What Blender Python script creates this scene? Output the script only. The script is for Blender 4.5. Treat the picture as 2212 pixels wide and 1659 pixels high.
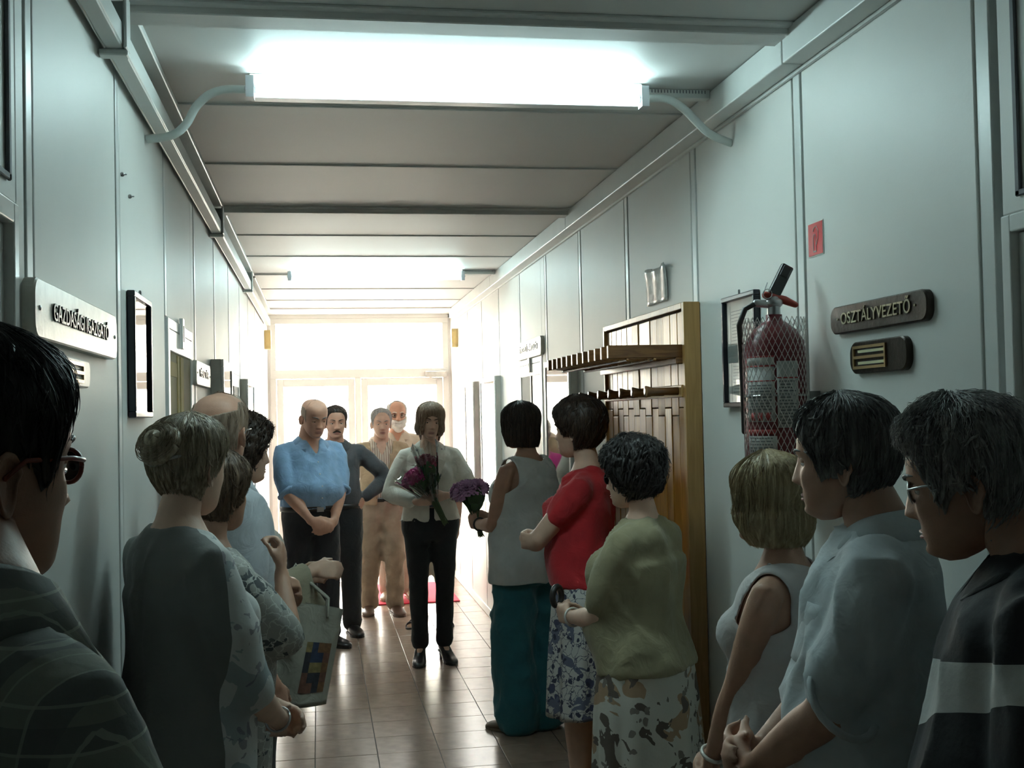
import bpy, math, random
import numpy as np
from math import sin, cos, pi, radians, sqrt, atan2
from mathutils import Vector, Matrix, noise

random.seed(7); np.random.seed(7)
for o in list(bpy.data.objects): bpy.data.objects.remove(o, do_unlink=True)
scene = bpy.context.scene
COL = scene.collection

# ------------------------------------------------------------------ camera
def make_camera():
    yaw, pitch, roll = radians(9.49), radians(1.458), radians(-1.211)
    f = Vector((sin(yaw)*cos(pitch), cos(yaw)*cos(pitch), sin(pitch)))
    r0 = Vector((cos(yaw), -sin(yaw), 0)); u0 = r0.cross(f)
    r = cos(roll)*r0 + sin(roll)*u0; u = -sin(roll)*r0 + cos(roll)*u0
    m = Matrix.Identity(4)
    for i in range(3):
        m[i][0], m[i][1], m[i][2] = r[i], u[i], -f[i]
    m[0][3], m[1][3], m[2][3] = 0, 0, 1.65
    cd = bpy.data.cameras.new('camera'); cd.sensor_width = 36.0
    cd.lens = 2500/2212*36.0; cd.clip_start = 0.05; cd.clip_end = 300
    c = bpy.data.objects.new('camera', cd); COL.objects.link(c); c.matrix_world = m
    scene.camera = c
make_camera()

# ------------------------------------------------------------------ daylight and exposure
w = bpy.data.worlds.new('daylight'); scene.world = w; w.use_nodes = True
bg = w.node_tree.nodes['Background']
bg.inputs['Color'].default_value = (1.0, 0.955, 0.91, 1); bg.inputs['Strength'].default_value = 19.0
sd = bpy.data.lights.new('sun', 'SUN'); sd.energy = 16; sd.angle = 0.02; sd.color = (1, .95, .86)
so = bpy.data.objects.new('sun', sd); COL.objects.link(so); so.rotation_euler = (radians(48), 0, radians(-12))
pd = bpy.data.lights.new('door_portal', 'AREA'); pd.shape = 'RECTANGLE'; pd.size = 1.85; pd.size_y = 2.7
pd.cycles.is_portal = True
po = bpy.data.objects.new('door_portal', pd); COL.objects.link(po); po.location = (.423, 12.02, 1.35); po.rotation_euler = (radians(-90), 0, 0)
vs = scene.view_settings
vs.view_transform = 'Standard'; vs.look = 'None'; vs.gamma = 1.0; vs.exposure = 0.8
try: vs.use_curve_mapping = False
except Exception: pass
scene.cycles.max_bounces = 10; scene.cycles.diffuse_bounces = 8; scene.cycles.transparent_max_bounces = 24
scene.cycles.caustics_reflective = False; scene.cycles.caustics_refractive = False
scene.cycles.sample_clamp_indirect = 8.0

TUBE_STRENGTH = 46.0

# ------------------------------------------------------------------ materials
MATS = {}
def nmat(name):
    m = bpy.data.materials.new(name); m.use_nodes = True
    return m, m.node_tree, m.node_tree.nodes, m.node_tree.links, m.node_tree.nodes['Principled BSDF']
def rgb(c): return (c[0], c[1], c[2], 1)
def mat(name, col, rough=.6, var=.12, vscale=8., bump=0., bscale=80., metal=0., spec=.5, sheen=0., coat=0., stretch=None, mid=None):
    """one paint / cloth / metal with a soft tone variation and fine relief"""
    if name in MATS: return MATS[name]
    m, nt, N, L, b = nmat(name)
    tc = N.new('ShaderNodeTexCoord'); mp = N.new('ShaderNodeMapping'); L.new(tc.outputs['Object'], mp.inputs[0])
    if stretch: mp.inputs['Scale'].default_value = stretch
    nz = N.new('ShaderNodeTexNoise'); nz.inputs['Scale'].default_value = vscale; nz.inputs['Detail'].default_value = 4
    L.new(mp.outputs[0], nz.inputs['Vector'])
    cr = N.new('ShaderNodeValToRGB'); L.new(nz.outputs['Fac'], cr.inputs[0])
    cr.color_ramp.elements[0].position = .3; cr.color_ramp.elements[1].position = .7
    cr.color_ramp.elements[0].color = rgb([max(0, x*(1-var)) for x in col])
    cr.color_ramp.elements[1].color = rgb([min(1, x*(1+var)) for x in col])
    L.new(cr.outputs[0], b.inputs['Base Color'])
    b.inputs['Roughness'].default_value = rough; b.inputs['Metallic'].default_value = metal
    b.inputs['Specular IOR Level'].default_value = spec
    b.inputs['Sheen Weight'].default_value = sheen; b.inputs['Coat Weight'].default_value = coat
    if bump:
        n2 = N.new('ShaderNodeTexNoise'); n2.inputs['Scale'].default_value = bscale; n2.inputs['Detail'].default_value = 3
        L.new(mp.outputs[0], n2.inputs['Vector'])
        bp = N.new('ShaderNodeBump'); bp.inputs['Strength'].default_value = bump; bp.inputs['Distance'].default_value = .012 if sheen else .004; n2.inputs['Distortion'].default_value = 1.5 if sheen else 0
        L.new(n2.outputs['Fac'], bp.inputs['Height']); L.new(bp.outputs[0], b.inputs['Normal'])
    MATS[name] = m
    return m
def emis(name, col, s):
    m, nt, N, L, b = nmat(name)
    b.inputs['Base Color'].default_value = rgb(col); b.inputs['Emission Color'].default_value = rgb(col)
    b.inputs['Emission Strength'].default_value = s
    return m
def glassy(name, tint=(1, 1, 1), refl=1.0, rough=.02, alpha=1.0):
    """thin clear pane: see-through with a fresnel reflection"""
    m, nt, N, L, b = nmat(name); N.remove(b)
    out = N['Material Output']
    tr = N.new('ShaderNodeBsdfTransparent'); tr.inputs[0].default_value = rgb(tint)
    gl = N.new('ShaderNodeBsdfGlossy'); gl.inputs['Roughness'].default_value = rough
    fr = N.new('ShaderNodeFresnel'); fr.inputs['IOR'].default_value = 1.5
    mu = N.new('ShaderNodeMath'); mu.operation = 'MULTIPLY'; mu.inputs[1].default_value = refl; mu.use_clamp = True
    L.new(fr.outputs[0], mu.inputs[0])
    mx = N.new('ShaderNodeMixShader'); L.new(mu.outputs[0], mx.inputs[0]); L.new(tr.outputs[0], mx.inputs[1]); L.new(gl.outputs[0], mx.inputs[2])
    L.new(mx.outputs[0], out.inputs[0])
    return m

M_WALL = mat('wall_paint', (.66, .665, .64), rough=.5, var=.025, vscale=3, bump=.06, bscale=160)
M_TRIM = mat('trim_paint', (.63, .65, .635), rough=.38, var=.03)
M_GROOVE = mat('groove_paint', (.16, .17, .19), rough=.7)
M_CEIL = mat('ceiling_paint', (.62, .615, .60), rough=.55, var=.03, vscale=2, bump=.05)
M_WHITE = mat('white_enamel', (.82, .82, .80), rough=.3, var=.02)
M_GROUT = mat('grout', (.075, .07, .065), rough=.85)
M_BLACKFR = mat('black_frame', (.012, .012, .02), rough=.3)
M_BRONZE = mat('dark_bronze', (.045, .032, .024), rough=.38, var=.3, vscale=30, metal=.6, bump=.25)
M_ALU = mat('worn_aluminium', (.62, .60, .57), rough=.42, var=.12, vscale=18, metal=.35, bump=.1)
M_BRASS = mat('brass', (.55, .38, .2), rough=.35, metal=.7)
M_DARKGLASS = mat('dark_glass', (.02, .018, .017), rough=.3, spec=.25)
M_PAPER = mat('paper', (.72, .71, .66), rough=.7, var=.04)
M_PRINT = mat('print_ink', (.10, .10, .11), rough=.8)
M_CARD = mat('name_card', (.62, .58, .36), rough=.7, var=.1)
M_RED = mat('red_sign', (.50, .018, .022), rough=.35)
M_RUG = mat('red_rug', (.62, .02, .06), rough=.9, bump=.5)
M_GLASS = glassy('window_glass', (.95, .97, .96), refl=.7)
M_PICGLASS = glassy('picture_glass', (.97, .97, .97), refl=.35)
M_PICGLASS2 = glassy('picture_glass_shiny', (.97, .97, .97), refl=1.6)
M_STEEL = mat('steel', (.45, .45, .46), rough=.3, metal=.9)
M_DARKPLASTIC = mat('dark_plastic', (.03, .028, .027), rough=.4)

def tile_mat():
    m, nt, N, L, b = nmat('floor_tile')
    oi = N.new('ShaderNodeObjectInfo'); tc = N.new('ShaderNodeTexCoord')
    nz = N.new('ShaderNodeTexNoise'); nz.inputs['Scale'].default_value = 14; nz.inputs['Detail'].default_value = 6
    L.new(tc.outputs['Object'], nz.inputs[0])
    ad = N.new('ShaderNodeMath'); ad.operation = 'MULTIPLY_ADD'; ad.inputs[1].default_value = .35; L.new(oi.outputs['Random'], ad.inputs[0]); L.new(nz.outputs[0], ad.inputs[2])
    cr = N.new('ShaderNodeValToRGB'); L.new(ad.outputs[0], cr.inputs[0])
    cr.color_ramp.elements[0].position = .35; cr.color_ramp.elements[1].position = .95
    cr.color_ramp.elements[0].color = (.27, .19, .145, 1); cr.color_ramp.elements[1].color = (.38, .285, .22, 1)
    L.new(cr.outputs[0], b.inputs['Base Color']); b.inputs['Roughness'].default_value = .24
    b.inputs['Specular IOR Level'].default_value = .55
    return m
M_TILE = tile_mat()

def wood_mat(name, c0, c1, rough, axis_scale):
    m, nt, N, L, b = nmat(name)
    tc = N.new('ShaderNodeTexCoord'); oi = N.new('ShaderNodeObjectInfo')
    mp = N.new('ShaderNodeMapping'); mp.inputs['Scale'].default_value = axis_scale
    va = N.new('ShaderNodeVectorMath'); va.operation = 'ADD'
    sc = N.new('ShaderNodeVectorMath'); sc.operation = 'SCALE'; sc.inputs[3].default_value = 9.0
    cb = N.new('ShaderNodeCombineXYZ')
    for i in range(3): L.new(oi.outputs['Random'], cb.inputs[i])
    L.new(cb.outputs[0], sc.inputs[0]); L.new(tc.outputs['Object'], va.inputs[0]); L.new(sc.outputs[0], va.inputs[1]); L.new(va.outputs[0], mp.inputs[0])
    nz = N.new('ShaderNodeTexNoise'); nz.inputs['Scale'].default_value = 1; nz.inputs['Detail'].default_value = 8; nz.inputs['Distortion'].default_value = .8
    L.new(mp.outputs[0], nz.inputs[0])
    ad = N.new('ShaderNodeMath'); ad.operation = 'MULTIPLY_ADD'; ad.inputs[1].default_value = .28; L.new(oi.outputs['Random'], ad.inputs[0]); L.new(nz.outputs[0], ad.inputs[2])
    cr = N.new('ShaderNodeValToRGB'); L.new(ad.outputs[0], cr.inputs[0])
    cr.color_ramp.elements[0].position = .4; cr.color_ramp.elements[1].position = .85
    cr.color_ramp.elements[0].color = rgb(c0); cr.color_ramp.elements[1].color = rgb(c1)
    L.new(cr.outputs[0], b.inputs['Base Color']); b.inputs['Roughness'].default_value = rough; b.inputs['Coat Weight'].default_value = .22; b.inputs['Coat Roughness'].default_value = .1
    return m
M_WOOD = wood_mat('varnished_wood', (.22, .085, .010), (.42, .20, .035), .28, (60, 60, 5))
M_WOODB = wood_mat('oak_board', (.24, .125, .035), (.38, .21, .07), .35, (60, 60, 4))
M_WOODD = wood_mat('dark_stick', (.10, .04, .015), (.22, .10, .035), .25, (8, 60, 60))
M_YWOOD = mat('yellow_wood', (.44, .33, .14), .75, var=.15, spec=.2, stretch=(30, 30, 3))

# ------------------------------------------------------------------ mesh helpers
class MB:
    """collects verts and faces of one mesh, with a material slot per face"""
    def __init__(s): s.v = []; s.f = []; s.m = []
    def add(s, V, F, mi=0):
        o = len(s.v); s.v += [tuple(p) for p in V]; s.f += [tuple(i+o for i in f) for f in F]; s.m += [mi]*len(F); return s
    def box(s, x0, x1, y0, y1, z0, z1, mi=0):
        V = [(x, y, z) for z in (z0, z1) for y in (y0, y1) for x in (x0, x1)]
        return s.add(V, [(0, 2, 3, 1), (4, 5, 7, 6), (0, 1, 5, 4), (2, 6, 7, 3), (0, 4, 6, 2), (1, 3, 7, 5)], mi)
    def tube(s, P, R, n=8, mi=0, round_ends=True, flat=1.0):
        V, F = tube(P, R, n, round_ends); return s.add(V, F, mi)
    def ell(s, c, a, n=12, m=8, rot=None, mi=0):
        V, F = ellipsoid(c, a, n, m, rot); return s.add(V, F, mi)

def tube(P, R, n=8, round_ends=True):
    P = [Vector(p) for p in P]; R = list(R) if hasattr(R, '__len__') else [R]*len(P)
    if round_ends:
        d0 = (P[0]-P[1]).normalized(); d1 = (P[-1]-P[-2]).normalized()
        pre = [(P[0]+d0*R[0]*.95, R[0]*.25), (P[0]+d0*R[0]*.6, R[0]*.8)]
        post = [(P[-1]+d1*R[-1]*.6, R[-1]*.8), (P[-1]+d1*R[-1]*.95, R[-1]*.25)]
        P = [p for p, _ in pre]+P+[p for p, _ in post]; R = [r for _, r in pre]+R+[r for _, r in post]
    k = len(P); T = []
    for i in range(k):
        t = (P[min(i+1, k-1)]-P[max(i-1, 0)]); T.append(t.normalized() if t.length > 1e-9 else Vector((0, 0, 1)))
    up = Vector((0, 0, 1)) if abs(T[0].z) < .9 else Vector((1, 0, 0))
    a = T[0].cross(up).normalized(); V = []
    for i in range(k):
        a = (a-T[i]*a.dot(T[i])); a = a.normalized() if a.length > 1e-6 else T[i].orthogonal().normalized()
        b = T[i].cross(a)
        for j in range(n):
            q = 2*pi*j/n; V.append(P[i]+(a*cos(q)+b*sin(q))*R[i])
    F = [(i*n+j, i*n+(j+1) % n, (i+1)*n+(j+1) % n, (i+1)*n+j) for i in range(k-1) for j in range(n)]
    F.append(tuple(range(n-1, -1, -1))); F.append(tuple((k-1)*n+j for j in range(n)))
    return V, F
def ellipsoid(c, a, n=16, m=10, rot=None):
    V = []; c = Vector(c)
    for i in range(1, m):
        t = pi*i/m
        for j in range(n):
            q = 2*pi*j/n; V.append(Vector((a[0]*sin(t)*cos(q), a[1]*sin(t)*sin(q), a[2]*cos(t))))
    V = [Vector((0, 0, a[2]))]+V+[Vector((0, 0, -a[2]))]
    F = [(0, 1+j, 1+(j+1) % n) for j in range(n)]
    for i in range(m-2):
        for j in range(n):
            A = 1+i*n+j; B = 1+i*n+(j+1) % n; F.append((A, A+n, B+n, B))
    e = 1+(m-2)*n; l = len(V)-1
    F += [(l, e+(j+1) % n, e+j) for j in range(n)]
    if rot is not None: V = [rot @ v for v in V]
    return [v+c for v in V], F
def loft(rings):
    """rings: equal-length lists of points, closed with caps"""
    n = len(rings[0]); V = [p for r in rings for p in r]; k = len(rings)
    F = [(i*n+j, i*n+(j+1) % n, (i+1)*n+(j+1) % n, (i+1)*n+j) for i in range(k-1) for j in range(n)]
    F.append(tuple(range(n-1, -1, -1))); F.append(tuple((k-1)*n+j for j in range(n)))
    return V, F
def O(name, V, F, m, parent=None, smooth=False, mi=None, loc=None, kind=None):
    me = bpy.data.meshes.new(name); me.from_pydata([tuple(v) for v in V], [], [tuple(f) for f in F]); me.update()
    for x in (m if isinstance(m, (list, tuple)) else [m]): me.materials.append(x)
    if mi is not None: me.polygons.foreach_set('material_index', mi)
    if smooth: me.polygons.foreach_set('use_smooth', [True]*len(me.polygons))
    o = bpy.data.objects.new(name, me); COL.objects.link(o)
    if parent is not None: o.parent = parent
    if loc: o.location = loc
    if kind: o['kind'] = kind
    return o
def OB(name, mb, m, parent=None, smooth=False, loc=None, kind=None):
    return O(name, mb.v, mb.f, m, parent, smooth, mb.m, loc, kind)
def inst(o, parent=None, loc=None, rot=None, scale=None):
    c = o.copy(); COL.objects.link(c); c.parent = parent
    if loc is not None: c.location = loc
    if rot is not None: c.rotation_euler = rot
    if scale is not None: c.scale = scale
    return c
def empty(name, loc=(0, 0, 0), rz=0):
    o = bpy.data.objects.new(name, None); COL.objects.link(o); o.location = loc; o.rotation_euler = (0, 0, rz); o.empty_display_size = .1
    return o
def tag(o, label, cat, group=None):
    o['label'] = label; o['category'] = cat
    if group: o['group'] = group
    return o
def struct(o): o['kind'] = 'structure'; return o
def bevel(o, w=.003, seg=2):
    b = o.modifiers.new('bevel', 'BEVEL'); b.width = w; b.segments = seg; b.limit_method = 'ANGLE'; return o
def glyphs(body, size, extrude):
    c = bpy.data.curves.new('glyph', 'FONT'); c.body = body; c.size = size; c.extrude = extrude; c.bevel_depth = .0004; c.align_y = 'CENTER'
    tmp = bpy.data.objects.new('glyph', c); COL.objects.link(tmp)
    dg = bpy.context.evaluated_depsgraph_get(); me = bpy.data.meshes.new_from_object(tmp.evaluated_get(dg))
    bpy.data.objects.remove(tmp, do_unlink=True); bpy.data.curves.remove(c); return me
def text_obj(name, body, size, m, parent, mtx, extrude=.002, width=None):
    """raised lettering, one mesh for each letter"""
    full = glyphs(body, size, extrude); xs = [v.co.x for v in full.vertices]; x0, x1 = min(xs), max(xs); k = (width/(x1-x0)) if width else 1
    bpy.data.meshes.remove(full)
    for i, ch in enumerate(body):
        if ch == ' ': continue
        pre = glyphs(body[:i+1], size, extrude); xr = max(v.co.x for v in pre.vertices); bpy.data.meshes.remove(pre)
        me = glyphs(ch, size, extrude); dx = xr-max(v.co.x for v in me.vertices)-(x0+x1)/2
        for v in me.vertices: v.co.x = (v.co.x+dx)*k
        me.transform(mtx); me.materials.clear(); me.materials.append(m)
        o = bpy.data.objects.new(name, me); COL.objects.link(o); o.parent = parent

# ------------------------------------------------------------------ the corridor
R, LW, ZC = 1.347, -.50, 2.69
Y0, YE = -9.0, 11.85
JOINTS = [3.075+.924*k for k in range(-12, 10)]
RM = Matrix(((0, 0, -1, 0), (-1, 0, 0, 0), (0, 1, 0, 0), (0, 0, 0, 1)))   # text on the right wall: x -> -Y, y -> Z, normal -> -X
LM = Matrix(((0, 0, 1, 0), (1, 0, 0, 0), (0, 1, 0, 0), (0, 0, 0, 1)))     # text on the left wall:  x -> +Y, y -> Z, normal -> +X

def build_shell():
    fl = struct(OB('floor', MB().box(LW-.12, R+.12, Y0, YE+.25, -.12, -.004), M_GROUT))
    # floor tiles
    xs = [LW+.001, -.349, -.047, .255, .557, .859, 1.161, R-.001]
    px, g = .302, .0016
    full = None
    k0, k1 = -13, 21
    for k in range(k0, k1):
        y0 = 5.735+.301*k; y1 = min(y0+.301, YE)
        for i in range(7):
            dz = random.uniform(-.0004, .0004)
            if 1 <= i <= 5 and y1-y0 > .3:
                if full is None:
                    full = bevel(OB('tile', MB().box(g, .302-g, g, .301-g, -.006, 0), M_TILE, fl), .0012, 1); full.location = (xs[i], y0, dz)
                else: inst(full, fl, (xs[i], y0, dz))
            else:
                OB('tile', MB().box(g, xs[i+1]-xs[i]-g, g, y1-y0-g, -.006, 0), M_TILE, fl, loc=(xs[i], y0, dz))
    OB('rear_flooring', MB().box(LW, R, Y0, 5.735+.301*k0, -.006, 0), M_TILE, fl)
    # ceiling with panel joints
    ce = struct(OB('ceiling', MB().box(LW-.12, R+.12, Y0, YE+.1, ZC+.006, ZC+.12), M_GROOVE))
    cj = [Y0]+[2.06]+[3.0, 3.9, 4.81, 5.82, 6.67, 7.54, 8.48, 9.45, 10.36, 11.14]+[YE]
    for a, b in zip(cj[:-1], cj[1:]):
        bevel(OB('panel', MB().box(LW, R, a+.004, b-.004, ZC, ZC+.03), M_CEIL, ce), .003, 1)
    for y, d, h in ((3.0, .05, .028), (5.82, .045, .03), (11.14, .03, .012), (8.48, .03, .012)):
        bm = MB().box(LW+.02, R-.02, y-d, y+d, ZC-h, ZC+.001).box(LW+.02, R-.02, y-d-.03, y+d+.03, ZC-h*.35, ZC+.001)
        bevel(OB('beam', bm, M_CEIL, ce), .003, 1)
    for y in (3.9, 4.81, 6.67, 7.54, 9.45, 10.36):
        bevel(OB('cover_strip', MB().box(LW+.05, R-.06, y-.014, y+.014, ZC-.006, ZC+.002), M_CEIL, ce), .002, 1)
    # side walls: panels and joint battens over a dark groove backing
    for nm, x, s in (('wall_right', R, 1), ('wall_left', LW, -1)):
        X = lambda a, b: (min(x+s*a, x+s*b), max(x+s*a, x+s*b))
        doors = RD if s > 0 else LD
        mb = MB(); xa, xb = X(.03, .12)
        edges = sorted([Y0]+[v for d in doors for v in d[:2]]+[YE+.1])
        for a, b in zip(edges[:-1], edges[1:]):
            top = next((d[2] for d in doors if abs(d[0]-a) < 1e-6), None)
            mb.box(xa, xb, a, b, 0 if top is None else top, ZC+.02)
            if top is not None: mb.box(*X(.10, .12), a, b, 0, top)  # unseen slab added behind the door to stop daylight leaking in
        wl = struct(OB(nm, mb, M_GROOVE))
        js = [Y0]+[j for j in JOINTS if j < YE-.1]+[YE]
        for a, b in zip(js[:-1], js[1:]):
            xa, xb = X(0, .031)
            # cut the panel where a door stands
            ya, yb = a+.035, b-.035
            ov = [d for d in doors if d[0] < yb-.02 and d[1] > ya+.02]
            rects = [(ya, yb, 0, ZC)]
            for d in ov:
                nr = []
                for (p, q, z0, z1) in rects:
                    if p < d[0]-.02: nr.append((p, min(q, d[0]), z0, z1))
                    if q > d[1]+.02: nr.append((max(p, d[1]), q, z0, z1))
                    nr.append((max(p, d[0]), min(q, d[1]), d[2], z1))
                rects = nr
            for (p, q, z0, z1) in rects:
                bevel(OB('panel', MB().box(xa, xb, p, q, z0, z1), M_WALL, wl), .004, 2)
        for j in js[1:-1]:
            xa, xb = X(-.002, .031)
            z0 = max([0]+[d[2] for d in doors if d[0]-.03 < j < d[1]+.03])
            st = MB().box(xa, xb, j-.026, j+.018, z0, ZC)
            bevel(OB('joint_strip', st, M_TRIM, wl), .003, 2)
            xa, xb = X(.004, .031)
            OB('joint_bead', MB().box(xa, xb, j+.0215, j+.031, z0, ZC), M_TRIM, wl)
    for nm, x, s in (('baseboard_right', R, -1), ('baseboard_left', LW, 1)):
        doors = RD if s < 0 else LD
        mb = MB(); edges = sorted([Y0]+[v for d in doors for v in d[:2]]+[YE])
        for a, b in zip(edges[:-1], edges[1:]):
            if any(abs(d[0]-a) < 1e-6 for d in doors): continue
            mb.box(min(x, x+s*.012), max(x, x+s*.012), a+.002, b-.002, .001, .07)
        struct(bevel(OB(nm, mb, M_WALL), .003, 1))
    bw = MB().box(LW-.12, R+.12, Y0-.1, Y0, -.1, ZC+.1)
    struct(OB('wall_rear', bw, M_WALL))

RD = [(1.22, 2.10, 2.02), (6.92, 7.72, 2.0)]     # door openings: y0, y1, top
LD = [(1.20, 2.06, 2.02), (4.02, 4.78, 2.0), (6.74, 7.52, 1.96)]
build_shell()

def trunking():
    # right: closed cable trunking under the ceiling, in lengths
    t = empty('cable_trunking', (R, 0, 2.64)); tag(t, 'white square cable trunking running under the ceiling above the coat rack', 'trunking')
    js = [Y0+.02, .2, 3.0, 5.85, 8.55, 11.3]
    for a, b in zip(js[:-1], js[1:]):
        bevel(OB('cover', MB().box(-.072, -.002, a+.003, b-.003, -.042, .047), M_TRIM, t), .004, 2)
    OB('lip', MB().box(-.012, -.001, Y0+.02, 11.3, -.052, -.0425), M_TRIM, t)
    # left: open cable rail on brackets plus a cornice board
    t = empty('cable_rail', (LW, 0, 2.56)); tag(t, 'open metal cable rail on brackets along the ceiling edge above the framed mirror', 'cable rail')
    js = [Y0+.02, .1, 2.84, 5.63, 8.08, 11.2]
    for a, b in zip(js[:-1], js[1:]):
        off = .0
        m = MB().box(.012, .018, a+.01, b-.01, -.028, .03).box(.018, .056, a+.01, b-.01, -.028, -.022).box(.052, .058, a+.01, b-.01, -.022, .03)
        bevel(OB('channel', m, M_TRIM, t), .002, 1)
    for y in js[1:-1]:
        m = MB().box(.001, .068, y-.018, y+.018, -.045, -.03).box(.060, .068, y-.03, y+.03, -.03, .10).box(.001, .062, y+.024, y+.03, -.03, .10)
        bevel(OB('bracket', m, M_TRIM, t), .003, 1)
    for a, b in zip([Y0+.02, 2.95, 5.77, 8.45], [2.95, 5.77, 8.45, 11.1]):
        bevel(OB('cornice_board', MB().box(.004, .062, a+.06, b-.06, .105, .128), M_TRIM, t), .003, 1)
trunking()

# ------------------------------------------------------------------ end wall with glazed door and the yard behind
def end_wall():
    wl = struct(OB('wall_end', MB().box(LW-.12, LW+.02, YE, YE+.1, 0, ZC).box(R-.02, R+.12, YE, YE+.1, 0, ZC).box(LW, R, YE, YE+.1, 2.655, ZC+.1), M_WHITE))
    a, b = LW+.02, R-.02
    fr = MB()
    fr.box(a, b, YE+.02, YE+.09, 2.60, 2.655).box(a, a+.06, YE+.02, YE+.09, 0, 2.60).box(b-.06, b, YE+.02, YE+.09, 0, 2.60).box(a, b, YE+.015, YE+.095, 2.045, 2.135)
    fr.box(.365, .425, YE+.02, YE+.09, 0, 2.05)
    w1 = struct(bevel(OB('window_1', fr, M_WHITE), .004, 2))
    OB('pane', MB().box(a+.06, b-.06, YE+.05, YE+.056, 2.135, 2.60), M_GLASS, w1)
    for i, (p, q) in enumerate(((a+.06, .365), (.425, b-.06))):
        d = MB(); s = .07
        d.box(p+.004, p+s, YE+.03, YE+.07, .02, 2.04).box(q-s, q-.004, YE+.03, YE+.07, .02, 2.04).box(p+s, q-s, YE+.03, YE+.07, 1.965, 2.04)
        d.box(p+s, q-s, YE+.03, YE+.07, .02, .16).box(p+s, q-s, YE+.03, YE+.07, .60, .64)
        dr = struct(bevel(OB('door_%d' % (i+1), d, M_WHITE), .004, 2))
        OB('pane', MB().box(p+s, q-s, YE+.047, YE+.053, .64, 1.965), M_GLASS, dr)
        OB('pane', MB().box(p+s, q-s, YE+.047, YE+.053, .16, .60), M_GLASS, dr)
        hx = q-.04 if i == 0 else p+.04
        OB('handle', MB().box(hx-.012, hx+.012, YE+.018, YE+.03, .98, 1.16).tube([(hx, YE+.02, 1.08), (hx, YE-.03, 1.08), (hx+(-.1 if i == 0 else .1), YE-.03, 1.08)], .008), M_STEEL, dr)
    # door closer on the transom
    c = empty('door_closer', (1.19, YE, 2.07)); tag(c, 'small grey door closer box on the frame over the glazed door', 'door closer')
    bevel(OB('case', MB().box(-.11, .11, -.05, .014, -.03, .03), M_ALU, c), .006, 2)
    OB('arm', MB().tube([(-.09, -.03, -.02), (-.02, -.06, -.05), (.06, -.01, -.05)], .006), M_ALU, c)
    # small yellow wall boxes by the door
    for x, lab in ((LW+.03, 'small cream alarm box high on wall by glazed door beside the open rail'), (R-.03, 'small yellow alarm box high on wall by glazed door under the trunking')):
        o = bevel(OB('alarm_box', MB().box(-.03, .03, -.05, .05, -.09, .09).box(-.02, .02, -.053, -.05, -.06, .06), mat('cream_plastic', (.75, .6, .28), .4)), .008, 2)
        o.location = (x, 11.25, 2.40); tag(o, lab, 'alarm box')
    # the yard
    struct(OB('yard_ground', MB().box(-25, 25, YE+.25, 60, -.3, -.12), mat('paving', (.55, .52, .47), .9, bump=.3, bscale=4)))
    st = OB('door_step', MB().box(LW-.3, R+.3, YE+.25, YE+1.4, -.12, -.01), mat('concrete', (.5, .49, .46), .9)); struct(st)
    f = empty('building', (0, 34, 0)); tag(f, 'pale sunlit building with small windows across the yard', 'building')
    OB('facade', MB().box(-22, 22, 0, 6, -.12, 5.2), mat('facade', (.80, .78, .72), .9), f)
    OB('roof', MB().box(-22.4, 22.4, -.4, 6.4, 5.2, 5.5), mat('roof', (.45, .28, .22), .9), f)
    for x, z, ww, hh in ((-1.1, 2.2, 1.1, .18), (-1.15, 1.05, .5, 1.0), (2.1, 2.2, .55, .25), (2.75, 2.25, .58, .28), (-6, 1.8, 1.2, 1.2), (-10, 1.8, 1.2, 1.2), (7, 1.8, 1.2, 1.2), (11, 1.8, 1.2, 1.2)):
        wi = bevel(OB('window', MB().box(x-ww/2-.05, x+ww/2+.05, -.05, .02, z-hh/2-.05, z+hh/2+.05), M_WHITE, f), .01, 1)
        OB('window_pane', MB().box(x-ww/2, x+ww/2, -.056, -.05, z-hh/2, z+hh/2), mat('sky_pane', (.30, .36, .42), .1), wi)
end_wall()

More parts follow.
